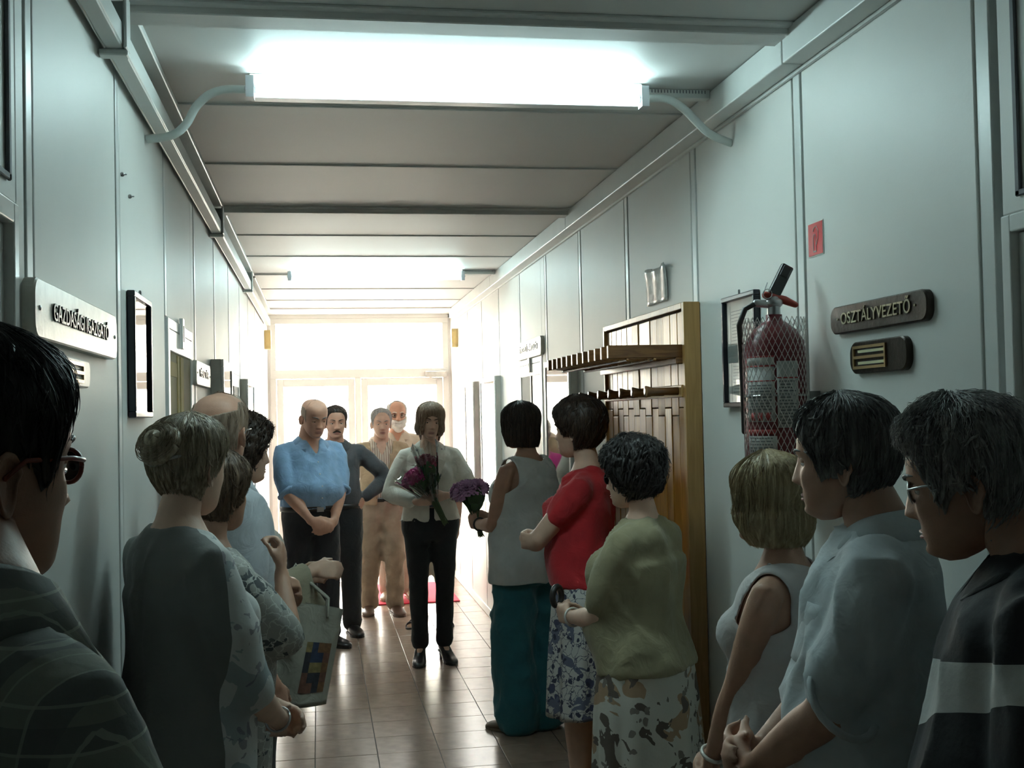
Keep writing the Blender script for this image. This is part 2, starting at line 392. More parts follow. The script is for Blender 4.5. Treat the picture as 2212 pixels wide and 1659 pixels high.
# ------------------------------------------------------------------ side doors
def side_door(n, s, y0, y1, top, leaf):
    x = R if s > 0 else LW
    X = lambda a, b: (min(x+s*a, x+s*b), max(x+s*a, x+s*b))
    def bx(mb, a, b, p, q, z0, z1, mi=0):
        xa, xb = X(a, b); return mb.box(xa, xb, p, q, z0, z1, mi)
    fr = MB()
    bx(fr, -.005, .1, y0, y0+.03, 0, top); bx(fr, -.005, .1, y1-.03, y1, 0, top); bx(fr, -.005, .1, y0+.03, y1-.03, top-.035, top)
    d = struct(bevel(OB('door_%d' % n, fr, M_WHITE), .003, 2))
    a, b, t = y0+.031, y1-.031, top-.036
    if leaf == 'panel':      # painted leaf with a raised field
        m = MB(); bx(m, .012, .05, a, b, .01, t); bevel(OB('leaf', m, M_WALL, d), .004, 2)
        for z0, z1 in ((.15, .85), (1.0, t-.1)):
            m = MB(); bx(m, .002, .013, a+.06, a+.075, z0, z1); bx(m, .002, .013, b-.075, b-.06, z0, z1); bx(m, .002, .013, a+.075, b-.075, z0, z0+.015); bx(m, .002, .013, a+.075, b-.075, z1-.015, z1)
            bevel(OB('moulding', m, mat('door_shadow_gap', (.2, .21, .22), .5), d), .002, 1)  # dark grey puts the shade round the inset into the moulding colour
    else:
        m = MB(); bx(m, -.004, .03, a, a+.02, .01, t); bx(m, -.004, .03, b-.02, b, .01, t); bx(m, -.004, .03, a+.02, b-.02, t-.075, t); bx(m, -.004, .03, a+.02, b-.02, .01, .3)
        bevel(OB('leaf', m, M_WHITE, d), .003, 1)
        if leaf == 'wood':
            m = MB(); bx(m, .001, .03, a+.02, b-.02, .3, t-.075)
            OB('door_panel', m, mat('beige_panel', (.34, .28, .17), .8, var=.1, spec=.15), d)
            for yy, ww in ((a+.24, .05), (a+.33, .09)):
                m = MB(); bx(m, -.003, .013, yy, yy+ww, .3, t-.08); bevel(OB('stile', m, M_YWOOD, d), .003, 1)
            m = MB(); bx(m, -.001, .013, a+.02, a+.24, t-.16, t-.11); OB('rail', m, M_YWOOD, d)
        else:
            m = MB(); bx(m, .004, .02, a+.02, b-.02, .3, t-.075); OB('pane', m, M_DARKGLASS, d)  # opaque dark pane stands in for the unlit room behind the glass
            ym = (a+b)/2
            m = MB(); bx(m, -.002, .013, ym-.012, ym+.012, .3, t-.075); OB('mullion', m, M_ALU, d)
            m = MB(); bx(m, .001, .0045, ym+.012, b-.02, .3, t-.075); OB('blind', m, mat('grey_blind', (.16, .155, .14), .6, spec=.2), d)
    yh = b-.06 if s > 0 else a+.06
    m = MB(); bx(m, -.005, .012, yh-.02, yh+.02, .93, 1.14); m.tube([(x-s*.0, yh, 1.06), (x-s*.05, yh, 1.06), (x-s*.05, yh-(.11 if s > 0 else -.11), 1.06)], .009)
    OB('handle', m, M_ALU, d)
side_door(3, 1, *RD[0], 'panel'); side_door(4, 1, *RD[1], 'glass')
side_door(5, -1, *LD[0], 'panel'); side_door(6, -1, *LD[1], 'wood'); side_door(7, -1, *LD[2], 'glass')
# dark strips painted as transom shadow lines over the two nearest doors
for nm, x, s, y1 in (('shadow_strip_1', R, 1, 2.08), ('shadow_strip_2', LW, -1, 2.04)):
    xa, xb = sorted((x-s*.001, x-s*.008))
    struct(bevel(OB(nm, MB().box(xa, xb, y1-.05, y1-.035, 2.05, 2.59).box(xa, xb, 1.2, y1-.035, 2.05, 2.062), M_GROOVE), .002, 1))

# ------------------------------------------------------------------ fluorescent lights
M_TUBE = emis('fluorescent_tube', (.70, .98, .99), TUBE_STRENGTH)
def lamp(y, lab):
    t = empty('ceiling_light', (.42, y, ZC)); tag(t, lab, 'light', 'fluorescent ceiling lights')
    bevel(OB('housing', MB().box(-.61, .61, .0, .05, -.075, -.001), M_WHITE, t), .004, 2)
    for s in (-1, 1):
        OB('end_cap', MB().box(s*.607-.012, s*.607+.012, -.045, .0, -.085, -.02).tube([(s*.596, -.025, -.055), (s*.608, -.025, -.055)], .017, 12), mat('lamp_socket', (.5, .52, .55), .4), t)
    V, F = tube([(-.594, -.026, -.056), (.594, -.026, -.056)], .0135, 14, False)
    O('tube', V, F, M_TUBE, t, True)
    return t
lamp(3.53, 'lit fluorescent tube light with white flexible conduits at both ends')
lamp(8.20, 'lit fluorescent tube light over the group by the glazed door')

def hose(name, P, r, m, label, cat):
    cu = bpy.data.curves.new(name, 'CURVE'); cu.dimensions = '3D'; sp = cu.splines.new('BEZIER'); sp.bezier_points.add(len(P)-1)
    for q, p in zip(sp.bezier_points, P): q.co = p; q.handle_left_type = q.handle_right_type = 'AUTO'
    cu.bevel_depth = r; cu.bevel_resolution = 4; cu.resolution_u = 10
    tmp = bpy.data.objects.new(name, cu); COL.objects.link(tmp)
    dg = bpy.context.evaluated_depsgraph_get(); me = bpy.data.meshes.new_from_object(tmp.evaluated_get(dg)); bpy.data.objects.remove(tmp, do_unlink=True)
    me.materials.clear(); me.materials.append(m); me.polygons.foreach_set('use_smooth', [True]*len(me.polygons))
    o = bpy.data.objects.new(name, me); COL.objects.link(o)
    if label: tag(o, label, cat)
    return o
M_HOSE = mat('hose_plastic', (.66, .70, .68), .45, var=.04)
hose('flexible_conduit', [(-.19, 3.55, 2.645), (-.29, 3.55, 2.635), (-.34, 3.555, 2.60), (-.385, 3.56, 2.53), (-.42, 3.565, 2.505), (-.495, 3.58, 2.495)], .013, M_HOSE, 'white flexible conduit from light to the wall under the open cable rail', 'conduit')
hose('flexible_conduit', [(1.03, 3.55, 2.645), (1.12, 3.55, 2.645), (1.17, 3.555, 2.62), (1.22, 3.56, 2.575), (1.26, 3.57, 2.545), (1.346, 3.60, 2.52)], .013, M_HOSE, 'white flexible conduit from light to the wall under the square trunking', 'conduit')
for y in (3.60, 8.27):
    t = empty('slotted_duct', (1.15, y, ZC)); tag(t, 'short slotted cable duct between %s fluorescent light and the trunking' % ('nearer-conduit' if y < 5 else 'door-end'), 'cable duct', 'slotted ducts by the lights')
    t['label'] = 'short slotted cable duct beside the light that has flexible conduits' if y < 5 else 'short slotted cable duct beside the light over the door group'
    bevel(OB('body', MB().box(-.12, .122, -.018, .018, -.03, -.001), M_TRIM, t), .002, 1)
    sl = None
    for k in range(22):
        xx = -.115+.0105*k
        if sl is None: sl = OB('slot', MB().box(-.002, .002, -.0188, -.017, -.014, -.004), M_GROOVE, t); sl.location = (xx, 0, 0)
        else: inst(sl, t, (xx, 0, 0))

rug = bevel(OB('doormat', MB().box(.30, 1.20, 10.20, 11.40, .001, .012), M_RUG), .004, 2); tag(rug, 'bright red mat on the tiles in front of the glazed door', 'mat')

# ------------------------------------------------------------------ things on the walls
def rounded(w, h, r, t, seg=8):
    """rounded plate in local x (width) / y (height), front face at z = t"""
    P = []
    for cx, cy, a0 in ((w/2-r, h/2-r, 0), (-w/2+r, h/2-r, 90), (-w/2+r, -h/2+r, 180), (w/2-r, -h/2+r, 270)):
        for k in range(seg+1):
            a = radians(a0+90*k/seg); P.append((cx+r*cos(a), cy+r*sin(a)))
    e = .003
    rings = [[(x, y, 0) for x, y in P], [(x, y, t-e) for x, y in P], [(x*(1-e/w*2), y*(1-e/h*2), t) for x, y in P]]
    return loft(rings)
def on_wall(V, M): return [M @ Vector(v) for v in V]
def wallmat(side, y, z):
    return Matrix.Translation((R if side > 0 else LW, y, z)) @ (RM if side > 0 else LM)

def plate_sign(side, y, z, w, h, r, t, m, text, tm, tsize, tw, label, screws=True, dots=False):
    e = empty('name_sign', (R if side > 0 else LW, y, z)); tag(e, label, 'sign')
    W = RM if side > 0 else LM
    V, F = rounded(w, h, r, t); O('plate', on_wall(V, W), F, m, e)
    text_obj('letter', text, tsize, tm, e, W @ Matrix.Translation((0, 0, t+.001)), .0022, tw)
    if screws:
        for s in (-1, 1):
            V, F = ellipsoid((s*(w/2-.035), 0, t), (.005, .005, .003), 10, 6); O('screw', on_wall(V, W), F, M_STEEL, e, True)
    return e
M_SIGNW = mat('pale_sign_board', (.66, .63, .56), .33, var=.13, vscale=22, bump=.15, bscale=60)
M_LETTER = mat('letter_dark', (.035, .03, .03), .35)
plate_sign(-1, 2.50, 1.852, .82, .106, .03, .022, M_SIGNW, 'GAZDASÁGI IGAZGATÓ', M_LETTER, .046, .56, 'pale rounded board with raised dark letters GAZDASÁGI IGAZGATÓ')
plate_sign(1, 2.612, 1.873, .49, .071, .027, .018, M_BRONZE, '· OSZTÁLYVEZETŐ ·', mat('brass_letter', (.36, .31, .2), .35, metal=.5), .042, .40, 'dark brown rounded plate with brass letters OSZTÁLYVEZETŐ', screws=False)
plate_sign(-1, 5.07, 1.842, .60, .10, .03, .02, M_SIGNW, 'PÉNZTÁR', M_LETTER, .042, .36, 'white rounded sign with dark letters over the bald man in the line')
plate_sign(1, 7.27, 2.06, .85, .115, .03, .022, M_SIGNW, 'ÉTKEZŐ - ÁPOLÓI', M_LETTER, .052, .62, 'white rounded sign with dark letters above the dark glass door', screws=False)

def card_holder(side, y, z, w, h, label, m=M_BRONZE):
    e = empty('card_holder', (R if side > 0 else LW, y, z)); tag(e, label, 'card holder')
    W = RM if side > 0 else LM
    V, F = rounded(w, h, min(.03, h*.38), .016); O('plate', on_wall(V, W), F, m, e)
    cx, cw, ch = -w*.12, w*.56, h*.72
    fr = MB()
    for z0, z1 in ((-ch/2, -ch/2+.007), (-.0035, .0035), (ch/2-.007, ch/2)): fr.box(cx-cw/2, cx+cw/2, z0, z1, .014, .021)
    for s in (-1, 1): fr.box(cx+s*cw/2-.003, cx+s*cw/2+.003, -ch/2, ch/2, .014, .021)
    f = O('slot_frame', on_wall(fr.v, W), fr.f, M_BRASS, e)
    for s in (-1, 1):
        c = MB().box(cx-cw/2+.02, cx+cw/2-.004, s*ch/4-ch/4+.011, s*ch/4+ch/4-.011, .0165, .018)
        O('name_card', on_wall(c.v, W), c.f, M_CARD, e)
        for k in (-1, 1):
            l = MB().box(cx-cw*.25, cx+cw*.3, s*ch/4+k*.004-.0007, s*ch/4+k*.004+.0007, .018, .0184); O('print_line', on_wall(l.v, W), l.f, M_PRINT, e)
card_holder(1, 2.61, 1.771, .29, .08, 'dark brown rounded holder with two yellowed name cards in brass frame')
card_holder(-1, 2.47, 1.752, .27, .058, 'dark holder with pale name cards under the GAZDASÁGI IGAZGATÓ board', M_ALU)

# red extinguisher sign
e = empty('fire_sign', (R, 2.968, 2.109)); tag(e, 'small red square sign with white fire extinguisher symbol', 'sign')
m = MB().box(-.048, .048, -.047, .047, .001, .002); O('border', on_wall(m.v, RM), m.f, M_PAPER, e)
m = MB().box(-.045, .045, -.044, .044, .002, .003); O('field', on_wall(m.v, RM), m.f, M_RED, e)
sy = MB()
P = [(-.012, -.034), (.004, -.034), (.004, .004), (.0, .012), (-.008, .012), (-.012, .004), (-.012, -.034)]
sy.tube([(x, y, .0032) for x, y in P], .0012, 5)
sy.tube([(.004, -.02, .0032), (.018, .0, .0032), (.02, .02, .0032), (.008, .034, .0032), (-.008, .03, .0032), (-.012, .022, .0032)], .0013, 5)
sy.box(-.014, .006, -.036, -.032, .0025, .0035)
O('symbol', on_wall(sy.v, RM), sy.f, M_PAPER, e)

def picture(side, y, z, w, h, label, lines=True, fold=True):
    e = empty('framed_notice', (R if side > 0 else LW, y, z)); tag(e, label, 'picture frame')
    W = RM if side > 0 else LM; t = .016
    fr = MB().box(-w/2, w/2, h/2-t, h/2, .001, .022).box(-w/2, w/2, -h/2, -h/2+t, .001, .022).box(-w/2, -w/2+t, -h/2+t, h/2-t, .001, .022).box(w/2-t, w/2, -h/2+t, h/2-t, .001, .022)
    bevel(O('frame', on_wall(fr.v, W), fr.f, M_BLACKFR, e), .003, 2)
    p = MB().box(-w/2+t, w/2-t, -h/2+t, h/2-t, .002, .006)
    pp = O('sheet', on_wall(p.v, W), p.f, M_PAPER, e)
    g = MB().box(-w/2+t, w/2-t, -h/2+t, h/2-t, .012, .014); O('glass', on_wall(g.v, W), g.f, M_PICGLASS if lines else M_PICGLASS2, e)
    k = MB().tube([(0, h/2-.002, .012), (0, h/2+.012, .012)], .004, 8); O('hook', on_wall(k.v, W), k.f, M_STEEL, e)
    if lines:
        for i in range(26):
            zz = h/2-.05-i*.0105
            if zz < -h/2+.03: break
            a = -w/2+.05+random.uniform(0, .02); b = w/2-.04-random.uniform(0, .1)
            l = MB().box(a, b, zz-.0009, zz+.0009, .006, .0066); O('print_line', on_wall(l.v, W), l.f, M_PRINT, pp)
        l = MB().box(-w/2+.045, -w/2+.0463, -h/2+.02, h/2-.03, .006, .0066); O('margin_line', on_wall(l.v, W), l.f, M_PRINT, pp)
        l = MB().box(-w/2+t, w/2-t, -.035, .02, .006, .0068); O('grey_band', on_wall(l.v, W), l.f, mat('grey_print', (.36, .40, .39), .7), pp)
picture(1, 3.532, 1.836, .297, .362, 'black framed printed notice with a grey band beside the extinguisher')
picture(-1, 3.352, 1.83, .32, .34, 'black framed glazed picture reflecting daylight beside the pale board', False)

# curled sheet in a clear sleeve above the coat rack
n = 10; V = []; F = []
for i in range(n+1):
    for j in range(n+1):
        u, v = i/n, j/n; c = .012*(v**3)*sin(u*7+1)+.004*sin(u*9)
        V.append((R-.004-abs(c), 4.61-.29*u, 2.078+.142*v+.006*sin(u*8)*v))
F = [(i*(n+1)+j, i*(n+1)+j+1, (i+1)*(n+1)+j+1, (i+1)*(n+1)+j) for i in range(n) for j in range(n)]
m, nt, N, L, b = nmat('sleeved_print')
tc = N.new('ShaderNodeTexCoord'); nz = N.new('ShaderNodeTexNoise'); nz.inputs['Scale'].default_value = 26; nz.inputs['Detail'].default_value = 5; L.new(tc.outputs['Object'], nz.inputs[0])
cr = N.new('ShaderNodeValToRGB'); L.new(nz.outputs[0], cr.inputs[0]); cr.color_ramp.elements[0].position = .45; cr.color_ramp.elements[1].position = .55
cr.color_ramp.elements[0].color = (.55, .55, .53, 1); cr.color_ramp.elements[1].color = (.8, .8, .78, 1); L.new(cr.outputs[0], b.inputs['Base Color']); b.inputs['Roughness'].default_value = .12
o = O('wall_sheet', V, F, m, None, True); sm = o.modifiers.new('solid', 'SOLIDIFY'); sm.thickness = .0012
tag(o, 'curled glossy sheet in a clear sleeve stuck above the coat rack', 'sheet')

# screws left in the wall
for k, (y, z) in enumerate(((3.13, 2.295), (3.25, 2.26))):
    o = OB('wall_screw', MB().ell((.004, 0, 0), (.006, .006, .006), 8, 6).tube([(0, 0, 0), (.014, 0, 0)], .002, 6), M_STEEL); o.location = (LW, y, z)
    tag(o, ('small metal screw higher up the bare wall above the black framed picture', 'small metal screw lower down, just above the black framed picture')[k], 'screw', 'screws in the wall')

# ------------------------------------------------------------------ fire extinguisher
def extinguisher():
    e = empty('fire_extinguisher', (1.232, 3.0, 1.478)); e.scale = (1.1, 1.1, 1.08); tag(e, 'dark red fire extinguisher in a clear plastic net hung on the wall', 'fire extinguisher')
    prof = [(.0, .0), (.058, .0), (.072, .012), (.075, .03), (.075, .30), (.070, .33), (.055, .355), (.03, .375), (.02, .38), (.02, .395)]
    n = 32; rings = [[(r*cos(2*pi*j/n), r*sin(2*pi*j/n), z) for j in range(n)] for r, z in prof]
    V, F = loft(rings); O('cylinder', V, F, mat('dark_red_enamel', (.17, .022, .028), .35, var=.1), e, True)
    v = OB('valve', MB().tube([(0, 0, .385), (0, 0, .43)], .016, 12).tube([(.0, 0, .42), (-.045, .0, .425)], .010, 10).ell((0, 0, .425), (.024, .02, .016)), M_STEEL, e, True)
    OB('carry_handle', MB().tube([(-.02, 0, .445), (.03, 0, .432), (.055, -.005, .42)], [.010, .011, .008], 8), mat('red_handle', (.38, .05, .03), .4), e, True)
    OB('squeeze_lever', MB().box(-.016, .016, -.008, .008, 0, .085).box(-.012, .012, -.011, .011, .05, .082), M_DARKPLASTIC, v)
    bpy.data.objects['squeeze_lever'].location = (0, 0, .445); bpy.data.objects['squeeze_lever'].rotation_euler = (0, radians(28), 0); bevel(bpy.data.objects['squeeze_lever'], .004, 2)
    OB('pin_ring', MB().tube([(-.02+.012*cos(a), -.012, .447+.012*sin(a)) for a in np.linspace(0, 2*pi, 14)], .0012, 5).tube([(-.03, -.012, .45), (-.02, -.012, .475)], .0015, 5), M_STEEL, v, True)
    OB('hose', MB().tube([(-.045, .0, .425), (-.075, .0, .41), (-.088, .01, .37), (-.08, .025, .33), (-.07, .045, .25), (-.066, .05, .1)], .007, 10), M_DARKPLASTIC, e, True)
    # labels wrap the cylinder; angles measured towards the camera
    def label(a0, a1, z0, z1, m, r=.0762, name='label'):
        mb = MB(); k = 8; V = []
        for i in range(k+1):
            a = radians(a0+(a1-a0)*i/k)
            for z in (z0, z1): V += [(r*cos(a), r*sin(a), z), ((r-.0006)*cos(a), (r-.0006)*sin(a), z)]
        F = []
        for i in range(k):
            q = 4*i; F += [(q, q+4, q+6, q+2), (q+1, q+3, q+7, q+5), (q, q+1, q+5, q+4), (q+2, q+6, q+7, q+3)]
        F += [(0, 2, 3, 1), (4*k, 4*k+1, 4*k+3, 4*k+2)]
        return O(name, V, F, m, e, True)
    lp = mat('label_paper', (.50, .50, .48), .6, var=.08, vscale=60); rd = mat('label_red', (.45, .05, .05), .5)
    c = 248
    label(c-62, c-2, .125, .262, lp); label(c+2, c+44, .11, .275, lp); label(c-62, c+0, .045, .09, lp)
    label(c-62, c-2, .266, .288, lp); label(c-62, c-2, .285, .289, rd, .0766, 'label_stripe'); label(c-62, c-2, .094, .106, rd, .0764, 'label_stripe')
    for z in (.225, .262): label(c-62, c-2, z, z+.003, rd, .0768, 'label_stripe')
    label(c+2, c+44, .232, .235, rd, .0768, 'label_stripe')
    for a in (c-52, c-36, c-20): label(a, a+10, .128, .148, rd, .0768, 'pictogram')
    for z in np.arange(.155, .222, .0075): label(c-58, c-8, z, z+.0018, M_PRINT, .0768, 'print_line')
    for z in np.arange(.12, .228, .008): label(c+6, c+40-random.uniform(0, 14), z, z+.002, M_PRINT, .0768, 'print_line')
    for z in np.arange(.052, .085, .008): label(c-58, c-8, z, z+.0018, M_PRINT, .0768, 'print_line')
    # plastic net sleeve
    mb = MB(); nn = 34
    rr = lambda z: .0795 if z < .33 else (.0795-.0 if z < .38 else .078)
    for s in (-1, 1):
        for i in range(nn):
            P = []
            for k in range(23):
                z = .0+.385*k/22; a = 2*pi*i/nn+s*k*.105
                P.append((rr(z)*cos(a), rr(z)*sin(a), z))
            mb.tube(P, .0010, 3, round_ends=False)
    OB('net_sleeve', mb, mat('clear_net', (.75, .70, .68), .25), e, kind='stuff')
    m = MB().box(.06, .103, -.03, .03, .18, .20).tube([(.077*cos(a), .077*sin(a), .19) for a in np.linspace(0, 2*pi, 24)], .003, 6)
    OB('wall_bracket', m, M_STEEL, e)
extinguisher()

# ------------------------------------------------------------------ coat rack
def coat_rack():
    e = empty('coat_rack', (R, 4.0, 0)); tag(e, 'varnished wooden slat coat rack with a hat shelf and round pegs on the wall', 'coat rack')
    y1, t = 1.115, .06    # length along the wall, depth
    bevel(OB('side_board', MB().box(-t-.003, -.002, -.05, -.022, .0, 2.035), M_WOODB, e), .003, 2)
    bevel(OB('side_board', MB().box(-t-.003, -.002, y1, y1+.022, .0, 2.035), M_WOODB, e), .003, 2)
    bevel(OB('top_board', MB().box(-t-.003, -.002, -.022, y1, 2.012, 2.035), M_WOODB, e), .003, 2)
    OB('backing', MB().box(-.03, -.002, -.022, y1, .02, 2.012), mat('rack_backing', (.06, .03, .012), .6), e)
    n = 13; wd = (y1+.022)/n
    for i in range(n):
        a = -.022+i*wd
        zs = [.03, .62+(i % 2)*.05, 1.66-(i % 2)*.03, 2.008]
        for z0, z1 in zip(zs[:-1], zs[1:]):
            dx = random.uniform(0, .004)
            s = OB('slat', MB().box(-.05-dx, -.03, .0016, wd-.0016, 0, z1-z0-.003), M_WOOD, e, loc=(0, a, z0)); bevel(s, .0025, 2)
            s.rotation_euler = (0, 0, random.uniform(-.02, .02))
    # hat shelf of projecting sticks on a rail
    r = bevel(OB('shelf_rail', MB().box(-.085, -.05, -.02, y1, 1.815, 1.838), M_WOODD, e), .003, 1)
    s0 = None
    for k in range(12):
        y = -.005+k*.099
        if s0 is None: s0 = bevel(OB('shelf_stick', MB().box(-.33, -.048, 0, .024, 1.838, 1.885), M_WOODD, e), .002, 1); s0.location = (0, y, 0)
        else: inst(s0, e, (0, y, 0))
    OB('shelf_rod', MB().tube([(-.16, -.005, 1.832), (-.16, y1-.01, 1.832)], .006, 8).tube([(-.26, -.005, 1.832), (-.26, y1-.01, 1.832)], .006, 8), M_WOODD, e)
    r2 = bevel(OB('peg_rail', MB().box(-.068, -.05, -.02, y1, 1.695, 1.74), M_WOODB, e), .003, 1)
    p0 = None
    for k in range(7):
        y = .01+k*.178
        if p0 is None:
            V, F = tube([(-.052, .012, 1.718), (-.15, .012, 1.718), (-.165, .012, 1.718), (-.185, .012, 1.718), (-.19, .012, 1.718)], [.015, .013, .015, .021, .0205], 12, False)
            p0 = O('peg', V, F, M_WOODD, e, True); p0.location = (0, y, 0)
        else: inst(p0, e, (0, y, 0))
coat_rack()

# ------------------------------------------------------------------ glazed notice cases
M_CASEGLASS = glassy('case_glass', (.96, .97, .97), refl=2.2, rough=.03)
def case(side, y0, y1, z0, z1, label, d=.05):
    e = empty('notice_case', (R if side > 0 else LW, (y0+y1)/2, z0)); tag(e, label, 'notice case')
    W = RM if side > 0 else LM; w = y1-y0; h = z1-z0; t = .035
    m = MB().box(-w/2, w/2, 0, h, .001, d-.012); O('box', on_wall(m.v, W), m.f, mat('case_grey', (.60, .58, .53), .4), e)
    fr = MB().box(-w/2, w/2, 0, t, d-.012, d).box(-w/2, w/2, h-t, h, d-.012, d).box(-w/2, -w/2+t, t, h-t, d-.012, d).box(w/2-t, w/2, t, h-t, d-.012, d)
    bevel(O('frame', on_wall(fr.v, W), fr.f, M_WHITE, e), .003, 1)
    bk = MB().box(-w/2+t, w/2-t, t, h-t, d-.012, d-.0105); O('backing_sheet', on_wall(bk.v, W), bk.f, M_WHITE, e)  # white backing added in place of bright daylight reflected by the glass
    for q in range(2):
        sh = MB().box(-w*.3, w*.28, h*(.14+.44*q), h*(.14+.44*q)+h*.30, d-.0105, d-.0098); O('pinned_sheet', on_wall(sh.v, W), sh.f, mat('pale_sheet', (.52, .56, .60), .7), e)
    g = MB().box(-w/2+t, w/2-t, t, h-t, d-.009, d-.005); O('glass', on_wall(g.v, W), g.f, M_CASEGLASS, e)
case(1, 5.95, 6.62, .95, 1.945, 'white framed glazed notice case between dark glass door and coat rack')
case(1, 8.56, 9.36, .95, 1.935, 'white framed glazed notice case on wall beyond the dark glass door')
case(1, 9.80, 10.38, .95, 1.93, 'white framed glazed notice case nearest the yellow alarm box')
case(-1, 5.60, 6.16, .95, 1.935, 'white framed glazed notice case past the PÉNZTÁR sign', .06)
case(-1, 7.66, 8.42, .95, 1.91, 'white framed glazed notice case near the cream alarm box')
pl = OB('door_plate', MB().box(0, .012, -.03, .03, -.055, .055).box(.012, .014, -.006, .006, -.03, .03, 1), [M_WHITE, M_LETTER]); pl.location = (LW+.006, 4.36, 1.965); tag(pl, 'small white number plate on top rail of the wooden panel door', 'plate')
pl = OB('door_plate', MB().box(-.012, 0, -.03, .03, -.045, .045).box(-.014, -.012, -.012, .012, -.014, .014, 1), [M_WHITE, M_LETTER]); pl.location = (R-.006, 7.3, 1.955); tag(pl, 'small white number plate on top rail of the dark glass door', 'plate')

# ------------------------------------------------------------------ people: generator
def remesh(parts, voxel, smooth=3, fac=.5):
    """union of overlapping closed meshes as one continuous surface -> (V, F) arrays"""
    mb = MB()
    for V, F in parts: mb.add(V, F)
    me = bpy.data.meshes.new('tmp'); me.from_pydata(mb.v, [], mb.f); me.update()
    o = bpy.data.objects.new('tmp', me); COL.objects.link(o)
    r = o.modifiers.new('r', 'REMESH'); r.mode = 'VOXEL'; r.voxel_size = voxel
    if smooth:
        s = o.modifiers.new('s', 'SMOOTH'); s.factor = fac; s.iterations = smooth
    dg = bpy.context.evaluated_depsgraph_get(); ev = o.evaluated_get(dg); m2 = bpy.data.meshes.new_from_object(ev)
    V = np.empty(len(m2.vertices)*3); m2.vertices.foreach_get('co', V); V = V.reshape(-1, 3)
    F = np.empty(len(m2.loops), dtype=np.int64); m2.loops.foreach_get('vertex_index', F)
    if len(m2.loops) == 4*len(m2.polygons): F = F.reshape(-1, 4)
    else: F = np.array([list(p.vertices)[:4] for p in m2.polygons])
    bpy.data.objects.remove(o, do_unlink=True); bpy.data.meshes.remove(me); bpy.data.meshes.remove(m2)
    return V, F
def vnormals(V, F):
    a, b, c, d = (V[F[:, i]] for i in range(4))
    n = np.cross(c-a, d-b); N = np.zeros_like(V)
    for i in range(4): np.add.at(N, F[:, i], n)
    return N/(np.linalg.norm(N, axis=1, keepdims=True)+1e-12)
def OV(name, V, F, m, parent, smooth=True):
    """fast mesh object from numpy quads"""
    me = bpy.data.meshes.new(name); me.vertices.add(len(V)); me.vertices.foreach_set('co', np.ascontiguousarray(V, dtype=np.float32).ravel())
    k = F.shape[1]
    me.loops.add(F.size); me.loops.foreach_set('vertex_index', F.astype(np.int32).ravel())
    me.polygons.add(len(F)); me.polygons.foreach_set('loop_start', np.arange(0, F.size, k, dtype=np.int32))
    me.update(calc_edges=True); me.validate()
    me.polygons.foreach_set('use_smooth', [smooth]*len(me.polygons)); me.materials.append(m)
    o = bpy.data.objects.new(name, me); COL.objects.link(o); o.parent = parent
    return o
def compact(V, F, keep):
    F = F[keep]; used = np.zeros(len(V), bool); used[F.ravel()] = True; idx = np.cumsum(used)-1
    return V[used], idx[F]
def cloth_folds(V, F, amp, seed, fz=9., fr=26., slant=.8):
    """drapery: long slanted ridged folds plus smaller creases, along the normals"""
    N = vnormals(V, F); x, y, z = V[:, 0], V[:, 1], V[:, 2]
    rs = np.random.RandomState(seed); p = rs.uniform(0, 6.28, 10)
    a = np.arctan2(y, x)
    w = np.sin(z*8+p[0])*1.2+np.sin(a*2+p[1])*.9+.6*np.sin(x*17+y*13+p[6])
    rid = lambda t: 1-2*np.abs(np.sin(t))**.7
    m1 = .5+.5*np.sin(z*6+a*1.5+p[7]); m2 = .5+.5*np.sin(z*9-a*2+p[8])
    f = .55*rid(a*3+z*fz*slant+w+p[2])*m1+.40*rid(x*fr*.5+z*fz*1.2+w*1.3+p[3])*m2+.40*rid(y*fr*.55-z*fz+1.2*w+p[4])*(1-m1)+.28*np.sin((x+y)*fr*1.9+z*fz*2.4+2*w+p[5])*m2
    return V+N*(1.45*amp*f)[:, None]
def smooth_rim(V, F, it=14):
    """even out the open edges left by a neckline or armhole"""
    E = np.sort(np.vstack([F[:, [i, (i+1) % 4]] for i in range(4)]), axis=1); u, c = np.unique(E, axis=0, return_counts=True); B = u[c == 1]
    V = V.copy()
    for _ in range(it):
        A = np.zeros_like(V); n = np.zeros(len(V)); np.add.at(A, B[:, 0], V[B[:, 1]]); np.add.at(A, B[:, 1], V[B[:, 0]]); np.add.at(n, B.ravel(), 1)
        m = n > 0; V[m] = .5*V[m]+.5*A[m]/n[m][:, None]
    return V
def lerp_tab(z, zs, vs): return np.interp(z, zs, vs)
ZT = [.70, .78, .84, .90, .97, 1.05, 1.13, 1.21, 1.285, 1.335, 1.375, 1.41, 1.445]
TORSO = {'m': ([.115, .148, .165, .168, .158, .148, .147, .154, .160, .156, .132, .088, .062], [.07, .095, .108, .115, .112, .106, .106, .112, .115, .108, .090, .070, .058], [0, 0, -.008, -.012, -.005, .005, .008, .005, 0, -.008, -.015, -.015, -.01]),
         'f': ([.120, .155, .176, .180, .162, .134, .128, .132, .138, .138, .120, .080, .050], [.07, .098, .112, .120, .112, .098, .092, .094, .096, .092, .078, .060, .048], [0, -.004, -.012, -.016, -.008, .003, .006, .004, 0, -.008, -.014, -.012, -.008])}

